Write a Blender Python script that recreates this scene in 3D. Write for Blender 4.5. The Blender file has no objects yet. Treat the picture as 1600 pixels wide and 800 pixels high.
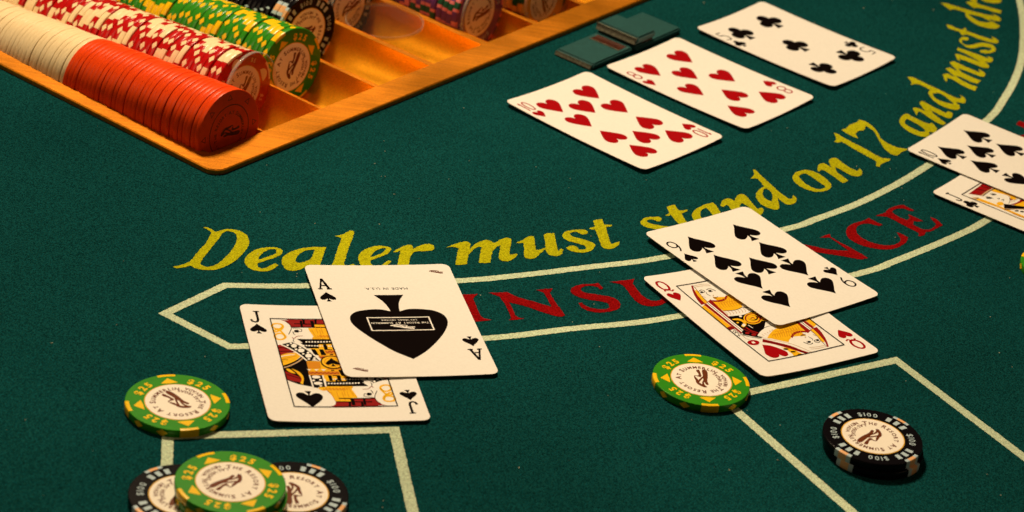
import bpy, bmesh, math, random
from mathutils import Vector, Matrix, Euler
from mathutils.geometry import tessellate_polygon

random.seed(7)
MM = 0.001
scene = bpy.context.scene
COL = scene.collection

# ------------------------------------------------------------------ camera
cam_data = bpy.data.cameras.new('camera')
cam = bpy.data.objects.new('camera', cam_data)
COL.objects.link(cam)
PITCH, ROLL = math.radians(28.338275), math.radians(8.292873)
fwd = Vector((0, math.cos(PITCH), -math.sin(PITCH)))
rgt0 = Vector((1, 0, 0))
up0 = rgt0.cross(fwd)
rgt = rgt0 * math.cos(ROLL) + up0 * math.sin(ROLL)
upv = -rgt0 * math.sin(ROLL) + up0 * math.cos(ROLL)
cam.matrix_world = Matrix(((rgt.x, upv.x, -fwd.x, 0), (rgt.y, upv.y, -fwd.y, 0),
                           (rgt.z, upv.z, -fwd.z, 0.5251046), (0, 0, 0, 1)))
cam_data.sensor_fit = 'HORIZONTAL'
cam_data.sensor_width = 36.0
cam_data.lens = 3943.813 / 1600 * 36.0
cam_data.clip_start = 0.05
cam_data.clip_end = 50
cam_data.dof.use_dof = True
cam_data.dof.focus_distance = 1.09
cam_data.dof.aperture_fstop = 17
scene.camera = cam

# ------------------------------------------------------------------ table lamp, room ambient and added fills
world = bpy.data.worlds.new('World')
scene.world = world
world.use_nodes = True
bg = world.node_tree.nodes['Background']
bg.inputs[0].default_value = (1.0, 0.62, 0.32, 1)
bg.inputs[1].default_value = 0.022

def area(name, loc, target, size, power, color):
    l = bpy.data.lights.new(name, 'AREA')
    l.shape = 'DISK'
    l.size = size
    l.energy = power
    l.color = color
    o = bpy.data.objects.new(name, l)
    COL.objects.link(o)
    o.location = loc
    d = Vector(target) - Vector(loc)
    o.rotation_euler = d.to_track_quat('-Z', 'Y').to_euler()
    return o
area('table_lamp', (-0.36, 1.74, 1.36), (0.01, 1.0, 0), 0.24, 7.3, (1.0, 0.75, 0.475)).data.spread = math.radians(82)
area('left_fill', (-1.3, 0.75, 0.95), (-0.2, 1.15, 0), 0.6, 3.0, (1.0, 0.72, 0.42))  # added fill, placed to brighten the left sides of the chip rows
area('right_fill', (1.5, 0.55, 1.1), (-0.2, 1.15, 0), 0.6, 2.3, (1.0, 0.68, 0.38))  # second added fill from front right, lifts the chip end faces

vs = scene.view_settings
vs.view_transform = 'Standard'
vs.look = 'None'
vs.exposure = 0
vs.gamma = 1
vs.use_curve_mapping = False
scene.render.engine = 'CYCLES'

# ------------------------------------------------------------------ materials
def mat(name, color, rough=0.5, metal=0.0, vary=0.0, vscale=400.0, bump=0.0, bscale=1500.0, spec=0.22, coat=0.0):
    m = bpy.data.materials.new(name)
    m.use_nodes = True
    nt = m.node_tree
    b = nt.nodes['Principled BSDF']
    b.inputs['Base Color'].default_value = (*color, 1)
    b.inputs['Roughness'].default_value = rough
    b.inputs['Metallic'].default_value = metal
    b.inputs['Specular IOR Level'].default_value = spec
    b.inputs['Coat Weight'].default_value = coat
    tc = nt.nodes.new('ShaderNodeTexCoord')
    if vary:
        n = nt.nodes.new('ShaderNodeTexNoise')
        n.inputs['Scale'].default_value = vscale
        n.inputs['Detail'].default_value = 5
        nt.links.new(tc.outputs['Object'], n.inputs['Vector'])
        r = nt.nodes.new('ShaderNodeMapRange')
        r.inputs[1].default_value = 0.25
        r.inputs[2].default_value = 0.75
        r.inputs[3].default_value = 1 - vary
        r.inputs[4].default_value = 1 + vary
        nt.links.new(n.outputs['Fac'], r.inputs[0])
        v = nt.nodes.new('ShaderNodeVectorMath')
        v.operation = 'SCALE'
        v.inputs[0].default_value = color
        nt.links.new(r.outputs[0], v.inputs['Scale'])
        nt.links.new(v.outputs[0], b.inputs['Base Color'])
    if bump:
        n2 = nt.nodes.new('ShaderNodeTexNoise')
        n2.inputs['Scale'].default_value = bscale
        n2.inputs['Detail'].default_value = 3
        nt.links.new(tc.outputs['Object'], n2.inputs['Vector'])
        bp = nt.nodes.new('ShaderNodeBump')
        bp.inputs['Strength'].default_value = bump
        bp.inputs['Distance'].default_value = 0.0004
        nt.links.new(n2.outputs['Fac'], bp.inputs['Height'])
        nt.links.new(bp.outputs[0], b.inputs['Normal'])
    return m

def felt_mat(name, color, spread, weave=True):
    m = bpy.data.materials.new(name)
    m.use_nodes = True
    nt = m.node_tree
    b = nt.nodes['Principled BSDF']
    b.inputs['Roughness'].default_value = 0.95
    b.inputs['Specular IOR Level'].default_value = 0.0
    tc = nt.nodes.new('ShaderNodeTexCoord')
    mp = nt.nodes.new('ShaderNodeMapping')
    mp.inputs['Rotation'].default_value = (0, 0, math.radians(34))
    nt.links.new(tc.outputs['Object'], mp.inputs['Vector'])
    cell = nt.nodes.new('ShaderNodeVectorMath')
    cell.operation = 'SNAP'
    cell.inputs[1].default_value = (0.00042, 0.00050, 0.00050)
    nt.links.new(mp.outputs[0], cell.inputs[0])
    fine = nt.nodes.new('ShaderNodeTexWhiteNoise')
    fine.noise_dimensions = '2D'
    nt.links.new(cell.outputs[0], fine.inputs['Vector'])
    st = nt.nodes.new('ShaderNodeMapping')
    st.inputs['Scale'].default_value = (1.0, 0.6, 1.0)
    nt.links.new(mp.outputs[0], st.inputs['Vector'])
    thread = nt.nodes.new('ShaderNodeTexNoise')
    thread.inputs['Scale'].default_value = 1500
    thread.inputs['Detail'].default_value = 2
    nt.links.new(st.outputs[0], thread.inputs['Vector'])
    big = nt.nodes.new('ShaderNodeTexNoise')
    big.inputs['Scale'].default_value = 7
    big.inputs['Detail'].default_value = 4
    nt.links.new(tc.outputs['Object'], big.inputs['Vector'])
    add = nt.nodes.new('ShaderNodeMath')
    add.operation = 'MULTIPLY_ADD'
    add.inputs[1].default_value = 0.65
    nt.links.new(fine.outputs['Value'], add.inputs[0])
    mul = nt.nodes.new('ShaderNodeMath')
    mul.operation = 'MULTIPLY'
    mul.inputs[1].default_value = 0.35
    nt.links.new(thread.outputs['Fac'], mul.inputs[0])
    nt.links.new(mul.outputs[0], add.inputs[2])
    r = nt.nodes.new('ShaderNodeMapRange')
    r.inputs[1].default_value = 0.15
    r.inputs[2].default_value = 0.85
    r.inputs[3].default_value = 1 - spread
    r.inputs[4].default_value = 1 + spread
    nt.links.new(add.outputs[0], r.inputs[0])
    r2 = nt.nodes.new('ShaderNodeMapRange')
    r2.inputs[1].default_value = 0.3
    r2.inputs[2].default_value = 0.7
    r2.inputs[3].default_value = 0.84
    r2.inputs[4].default_value = 1.14
    nt.links.new(big.outputs['Fac'], r2.inputs[0])
    mm = nt.nodes.new('ShaderNodeMath')
    mm.operation = 'MULTIPLY'
    nt.links.new(r.outputs[0], mm.inputs[0])
    nt.links.new(r2.outputs[0], mm.inputs[1])
    v = nt.nodes.new('ShaderNodeVectorMath')
    v.operation = 'SCALE'
    hue = nt.nodes.new('ShaderNodeTexNoise')
    hue.inputs['Scale'].default_value = 1300
    hue.inputs['Detail'].default_value = 4
    nt.links.new(tc.outputs['Object'], hue.inputs['Vector'])
    cr = nt.nodes.new('ShaderNodeValToRGB')
    k = 0.38 if color[0] < 0.05 else 0.06
    cr.color_ramp.elements[0].position = 0.3
    cr.color_ramp.elements[1].position = 0.7
    cr.color_ramp.elements[0].color = (color[0] * (1 - k), color[1] * (1 + k * .12), color[2] * (1 + k * .6), 1)
    cr.color_ramp.elements[1].color = (color[0] * (1 + k * 2.2), color[1] * (1 - k * .1), color[2] * (1 - k * .6), 1)
    nt.links.new(hue.outputs['Fac'], cr.inputs[0])
    nt.links.new(cr.outputs[0], v.inputs[0])
    nt.links.new(mm.outputs[0], v.inputs['Scale'])
    nt.links.new(v.outputs[0], b.inputs['Base Color'])
    bp = nt.nodes.new('ShaderNodeBump')
    bp.inputs['Strength'].default_value = 0.03
    bp.inputs['Distance'].default_value = 0.0003
    nt.links.new(add.outputs[0], bp.inputs['Height'])
    nt.links.new(bp.outputs[0], b.inputs['Normal'])
    return m

def tray_mat():
    m = mat('bronze_enamel', (0.58, 0.20, 0.007), 0.40, metal=0.65, vary=0.22, vscale=1500, bump=0.25, bscale=1600)
    nt = m.node_tree
    b = nt.nodes['Principled BSDF']
    tc = nt.nodes.new('ShaderNodeTexCoord')
    mp = nt.nodes.new('ShaderNodeMapping')
    mp.inputs['Rotation'].default_value = (0, 0, -math.atan2(0.82789, 0.56089))
    mp.inputs['Scale'].default_value = (40, 900, 300)
    nt.links.new(tc.outputs['Object'], mp.inputs['Vector'])
    n = nt.nodes.new('ShaderNodeTexNoise')
    n.inputs['Scale'].default_value = 1.0
    n.inputs['Detail'].default_value = 6
    nt.links.new(mp.outputs[0], n.inputs['Vector'])
    big = nt.nodes.new('ShaderNodeTexNoise')
    big.inputs['Scale'].default_value = 28
    big.inputs['Detail'].default_value = 6
    nt.links.new(tc.outputs['Object'], big.inputs['Vector'])
    r = nt.nodes.new('ShaderNodeMapRange')
    r.inputs[1].default_value = 0.3
    r.inputs[2].default_value = 0.7
    r.inputs[3].default_value = 0.32
    r.inputs[4].default_value = 0.52
    nt.links.new(big.outputs['Fac'], r.inputs[0])
    nt.links.new(r.outputs[0], b.inputs['Roughness'])
    old = b.inputs['Base Color'].links[0].from_socket
    mx = nt.nodes.new('ShaderNodeVectorMath')
    mx.operation = 'SCALE'
    r2 = nt.nodes.new('ShaderNodeMapRange')
    r2.inputs[1].default_value = 0.25
    r2.inputs[2].default_value = 0.75
    r2.inputs[3].default_value = 0.72
    r2.inputs[4].default_value = 1.22
    nt.links.new(n.outputs['Fac'], r2.inputs[0])
    nt.links.new(old, mx.inputs[0])
    nt.links.new(r2.outputs[0], mx.inputs['Scale'])
    nt.links.new(mx.outputs[0], b.inputs['Base Color'])
    return m

def clear_mat(name, haze):
    m = bpy.data.materials.new(name)
    m.use_nodes = True
    nt = m.node_tree
    nt.nodes.remove(nt.nodes['Principled BSDF'])
    out = nt.nodes['Material Output']
    tr = nt.nodes.new('ShaderNodeBsdfTransparent')
    tr.inputs[0].default_value = (0.96, 0.94, 0.90, 1)
    gl = nt.nodes.new('ShaderNodeBsdfGlossy')
    gl.inputs['Roughness'].default_value = 0.08
    df = nt.nodes.new('ShaderNodeBsdfDiffuse')
    df.inputs[0].default_value = (0.75, 0.70, 0.62, 1)
    fr = nt.nodes.new('ShaderNodeMath')
    fr.operation = 'MULTIPLY'
    fr.inputs[1].default_value = 0.22
    lw = nt.nodes.new('ShaderNodeLayerWeight')
    lw.inputs['Blend'].default_value = 0.22
    nt.links.new(lw.outputs['Facing'], fr.inputs[0])
    m1 = nt.nodes.new('ShaderNodeMixShader')
    nt.links.new(fr.outputs[0], m1.inputs[0])
    nt.links.new(tr.outputs[0], m1.inputs[1])
    nt.links.new(gl.outputs[0], m1.inputs[2])
    m2 = nt.nodes.new('ShaderNodeMixShader')
    m2.inputs[0].default_value = haze
    nt.links.new(m1.outputs[0], m2.inputs[1])
    nt.links.new(df.outputs[0], m2.inputs[2])
    nt.links.new(m2.outputs[0], out.inputs[0])
    return m

M = {
    'felt': felt_mat('green_felt', (0.0031, 0.045, 0.047), 0.6),
    'print_y': felt_mat('yellow_felt_print', (0.35, 0.36, 0.006), 0.34),
    'print_r': felt_mat('red_felt_print', (0.20, 0.0035, 0.004), 0.4),
    'print_w': felt_mat('pale_felt_print', (0.47, 0.59, 0.42), 0.3),
    'lint': mat('lint', (0.45, 0.46, 0.34), 0.9),
    'card': mat('card_stock', (0.82, 0.82, 0.79), 0.22, vary=0.035, vscale=900, bump=0.05, bscale=900),
    'card_edge': mat('card_edge', (0.42, 0.33, 0.22), 0.8),
    'k': mat('black_ink', (0.004, 0.0022, 0.0022), 0.2, spec=.06),
    'r': mat('red_ink', (0.34, 0.002, 0.005), 0.22),
    'd': mat('dark_red_ink', (0.26, 0.008, 0.008), 0.22),
    'y': mat('gold_ink', (0.82, 0.46, 0.012), 0.22, vary=0.08, vscale=600),
    'o': mat('orange_ink', (0.62, 0.24, 0.012), 0.22),
    't': mat('tan_ink', (0.52, 0.36, 0.22), 0.22),
    'w': mat('cream_ink', (0.84, 0.83, 0.80), 0.22),
    'brass': tray_mat(),
    'chip_green': mat('green_clay', (0.030, 0.26, 0.012), 0.24, vary=0.07, vscale=300),
    'chip_yellow': mat('yellow_clay', (0.88, 0.56, 0.006), 0.24, vary=0.05, vscale=300),
    'chip_black': mat('black_clay', (0.0040, 0.0034, 0.0050), 0.22, spec=.1),
    'chip_white': mat('white_clay', (0.46, 0.60, 0.68), 0.24, vary=0.06, vscale=300),
    'chip_peach': mat('peach_clay', (0.82, 0.46, 0.22), 0.24),
    'chip_red': mat('red_clay', (0.50, 0.006, 0.006), 0.24, vary=0.07, vscale=300),
    'chip_cream': mat('cream_clay', (0.92, 0.74, 0.44), 0.24, vary=0.05, vscale=300),
    'chip_orange': mat('orange_clay', (0.80, 0.058, 0.003), 0.34, vary=0.08, vscale=300, spec=.12),
    'chip_purple': mat('purple_clay', (0.16, 0.045, 0.21), 0.24, vary=0.07, vscale=300),
    'chip_pink': mat('pink_clay', (0.80, 0.22, 0.24), 0.24),
    'chip_darkgreen': mat('dark_green_clay', (0.02, 0.10, 0.05), 0.24),
    'chip_tan': mat('tan_clay', (0.72, 0.36, 0.06), 0.24),
    'inlay': mat('paper_inlay', (0.90, 0.86, 0.77), 0.24, vary=0.03, vscale=500),
    'inlay_edge': mat('gold_inlay_ring', (0.70, 0.40, 0.03), 0.24),
    'brown': mat('brown_ink', (0.14, 0.035, 0.012), 0.24),
    'emboss': mat('dark_stamp', (0.13, 0.022, 0.004), 0.45),
    'clear': clear_mat('clear_acrylic', 0.004),
    'clear_rim': clear_mat('frosted_acrylic_rim', 0.28),
    'trough': mat('lit_bronze_enamel', (0.95, 0.42, 0.014), 0.34, metal=0.65, vary=0.2, vscale=1500, bump=0.2, bscale=1600),  # same tray metal, base colour brightened to imitate light glowing in the channels
    'peek': mat('green_painted_metal', (0.014, 0.070, 0.070), 0.4, vary=0.15, vscale=500, bump=0.1),
    'peek_worn': mat('worn_metal', (0.12, 0.12, 0.085), 0.4, metal=0.2, vary=0.6, vscale=700),
    'peek_window': mat('brown_window', (0.05, 0.012, 0.006), 0.25, vary=0.4, vscale=250),
}

# ------------------------------------------------------------------ helpers
def parse(s, k):
    out = []
    for t in s.split():
        c = t.endswith('!')
        x, y = t.rstrip('!').split(',')
        out.append((float(x) * k, float(y) * k, c))
    return out

def spline(pts, closed=True, n=5):
    """Catmull-Rom through the points, broken at corner points."""
    N = len(pts)
    out = []
    rng = range(N) if closed else range(N - 1)
    for i in rng:
        p1, p2 = pts[i], pts[(i + 1) % N]
        if closed:
            p0, p3 = pts[(i - 1) % N], pts[(i + 2) % N]
        else:
            p0, p3 = pts[max(i - 1, 0)], pts[min(i + 2, N - 1)]
        if p1[2]:
            p0 = p1
        if p2[2]:
            p3 = p2
        if p1[2] and p2[2]:
            out.append((p1[0], p1[1]))
            continue
        for j in range(n):
            t = j / n
            a, b, c, d = -t + 2 * t * t - t ** 3, 2 - 5 * t * t + 3 * t ** 3, t + 4 * t * t - 3 * t ** 3, -t * t + t ** 3
            out.append(tuple(0.5 * (a * p0[q] + b * p1[q] + c * p2[q] + d * p3[q]) for q in (0, 1)))
    if not closed:
        out.append((pts[-1][0], pts[-1][1]))
    return out

def ribbon(line, w):
    """closed outline of a line drawn with width w"""
    L, R = [], []
    n = len(line)
    for i, p in enumerate(line):
        a = line[max(i - 1, 0)]
        b = line[min(i + 1, n - 1)]
        d = Vector((b[0] - a[0], b[1] - a[1]))
        if d.length < 1e-9:
            continue
        d.normalize()
        L.append((p[0] - d.y * w / 2, p[1] + d.x * w / 2))
        R.append((p[0] + d.y * w / 2, p[1] - d.x * w / 2))
    return L, R

def rough_edge(loop, step, amp, rnd):
    """resample a loop and fray it, as ink does on a woven cloth"""
    out = []
    n = len(loop)
    for i in range(n):
        a, b = loop[i], loop[(i + 1) % n]
        d = math.hypot(b[0] - a[0], b[1] - a[1])
        k = max(1, int(d / step))
        for j in range(k):
            t = j / k
            out.append((a[0] + (b[0] - a[0]) * t + rnd.uniform(-amp, amp), a[1] + (b[1] - a[1]) * t + rnd.uniform(-amp, amp)))
    return out

class Geo:
    def __init__(self):
        self.v, self.f, self.m = [], [], []
    def poly(self, loops, z=0.0, mi=0):
        """filled polygon with holes, lying at height z (or z(x, y)), facing up"""
        vl = [[Vector((x, y, 0)) for x, y in lp] for lp in loops]
        flat = [p for lp in vl for p in lp]
        base = len(self.v)
        for p in flat:
            self.v.append((p.x, p.y, z))
        for t in tessellate_polygon(vl):
            a, b, c = (flat[i] for i in t)
            if (b - a).cross(c - a).z < 0:
                t = (t[0], t[2], t[1])
            self.f.append(tuple(base + i for i in t))
            self.m.append(mi)
    def strip(self, L, R, z=0.0, mi=0, closed=False):
        base = len(self.v)
        n = len(L)
        for a, b in zip(L, R):
            self.v.append((a[0], a[1], z))
            self.v.append((b[0], b[1], z))
        for i in range(n if closed else n - 1):
            j = (i + 1) % n
            self.f.append((base + 2 * i, base + 2 * i + 1, base + 2 * j + 1, base + 2 * j))
            self.m.append(mi)
    def quads(self, rows, closed_u=False, mi=0, flip=False):
        base = len(self.v)
        nu = len(rows[0])
        for r in rows:
            self.v.extend(r)
        for i in range(len(rows) - 1):
            for j in range(nu if closed_u else nu - 1):
                k = (j + 1) % nu
                q = (base + i * nu + j, base + i * nu + k, base + (i + 1) * nu + k, base + (i + 1) * nu + j)
                self.f.append(q[::-1] if flip else q)
                self.m.append(mi)
    def add(self, verts, faces, mi=0):
        base = len(self.v)
        self.v.extend(verts)
        for f in faces:
            self.f.append(tuple(base + i for i in f))
            self.m.append(mi)
    def mesh(self, name, mats, smooth=False):
        me = bpy.data.meshes.new(name)
        me.from_pydata([(x * MM, y * MM, z * MM) for x, y, z in self.v], [], self.f)
        for m in (mats if isinstance(mats, (list, tuple)) else [mats]):
            me.materials.append(m)
        for p, i in zip(me.polygons, self.m):
            p.material_index = i
            p.use_smooth = smooth
        me.update()
        return me

def subdivide(me, maxlen):
    bm = bmesh.new()
    bm.from_mesh(me)
    for _ in range(4):
        es = [e for e in bm.edges if e.calc_length() > maxlen]
        if not es:
            break
        bmesh.ops.subdivide_edges(bm, edges=es, cuts=1)
        bmesh.ops.triangulate(bm, faces=[f for f in bm.faces if len(f.verts) > 3])
    bm.to_mesh(me)
    bm.free()
    me.update()

def obj(name, me, parent=None, matrix=None):
    o = bpy.data.objects.new(name, me)
    COL.objects.link(o)
    if matrix is not None:
        o.matrix_local = matrix
    if parent:
        o.parent = parent
        o.matrix_parent_inverse = Matrix.Identity(4)
    return o

def thing(name, label, cat, group=None, matrix=None):
    o = bpy.data.objects.new(name, None)
    o.empty_display_size = 0.01
    COL.objects.link(o)
    o['label'] = label
    o['category'] = cat
    if group:
        o['group'] = group
    if matrix is not None:
        o.matrix_world = matrix
    return o

_glyph = {}
def glyph(ch, bold=0.0):
    key = (ch, bold)
    if key not in _glyph:
        cu = bpy.data.curves.new('glyph', 'FONT')
        cu.body = ch
        cu.size = 1.0
        cu.offset = bold
        cu.resolution_u = 3
        o = bpy.data.objects.new('glyph', cu)
        COL.objects.link(o)
        dg = bpy.context.evaluated_depsgraph_get()
        me = o.evaluated_get(dg).to_mesh()
        vs_ = [(v.co.x, v.co.y) for v in me.vertices]
        fs = [tuple(p.vertices) for p in me.polygons]
        o.evaluated_get(dg).to_mesh_clear()
        bpy.data.objects.remove(o)
        bpy.data.curves.remove(cu)
        if vs_:
            x0 = min(v[0] for v in vs_)
            x1 = max(v[0] for v in vs_)
            vs_ = [(x - x0, y) for x, y in vs_]
            w = x1 - x0
        else:
            w = 0.25
        _glyph[key] = (vs_, fs, w)
    return _glyph[key]

def text_width(s, size, gap, bold, caps):
    return sum((glyph(c.upper(), bold)[2] * size * (caps if (caps and not (i == 0 or s[i - 1] == ' ')) else 1) if c != ' ' else size * 0.3) + gap * size for i, c in enumerate(s)) - gap * size

def text_arc(g, s, R, size, mid, z, gap=0.1, bold=0.0, caps=0, inward=False, sx=1.0):
    """letters set round a circle of radius R, centred on angle mid (degrees)"""
    tot = text_width(s, size, gap, bold, caps) * sx
    pos = -tot / 2
    for i, c in enumerate(s):
        if c == ' ':
            pos += (size * 0.3 + gap * size) * sx
            continue
        k = size * (caps if (caps and not (i == 0 or s[i - 1] == ' ')) else 1)
        vv, ff, w = glyph(c.upper() if caps else c, bold)
        w *= k * sx
        a = pos + w / 2
        th = math.radians(mid) + (a / R if inward else -a / R)
        ca, sa = math.cos(th), math.sin(th)
        verts = []
        for x, y in vv:
            lx, ly = x * k * sx - w / 2, y * k
            if inward:
                rr = R - ly
                verts.append((ca * rr - sa * lx, sa * rr + ca * lx, z))
            else:
                rr = R + ly
                verts.append((ca * rr + sa * lx, sa * rr - ca * lx, z))
        g.add(verts, ff)
        pos += w + gap * size * sx

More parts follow.
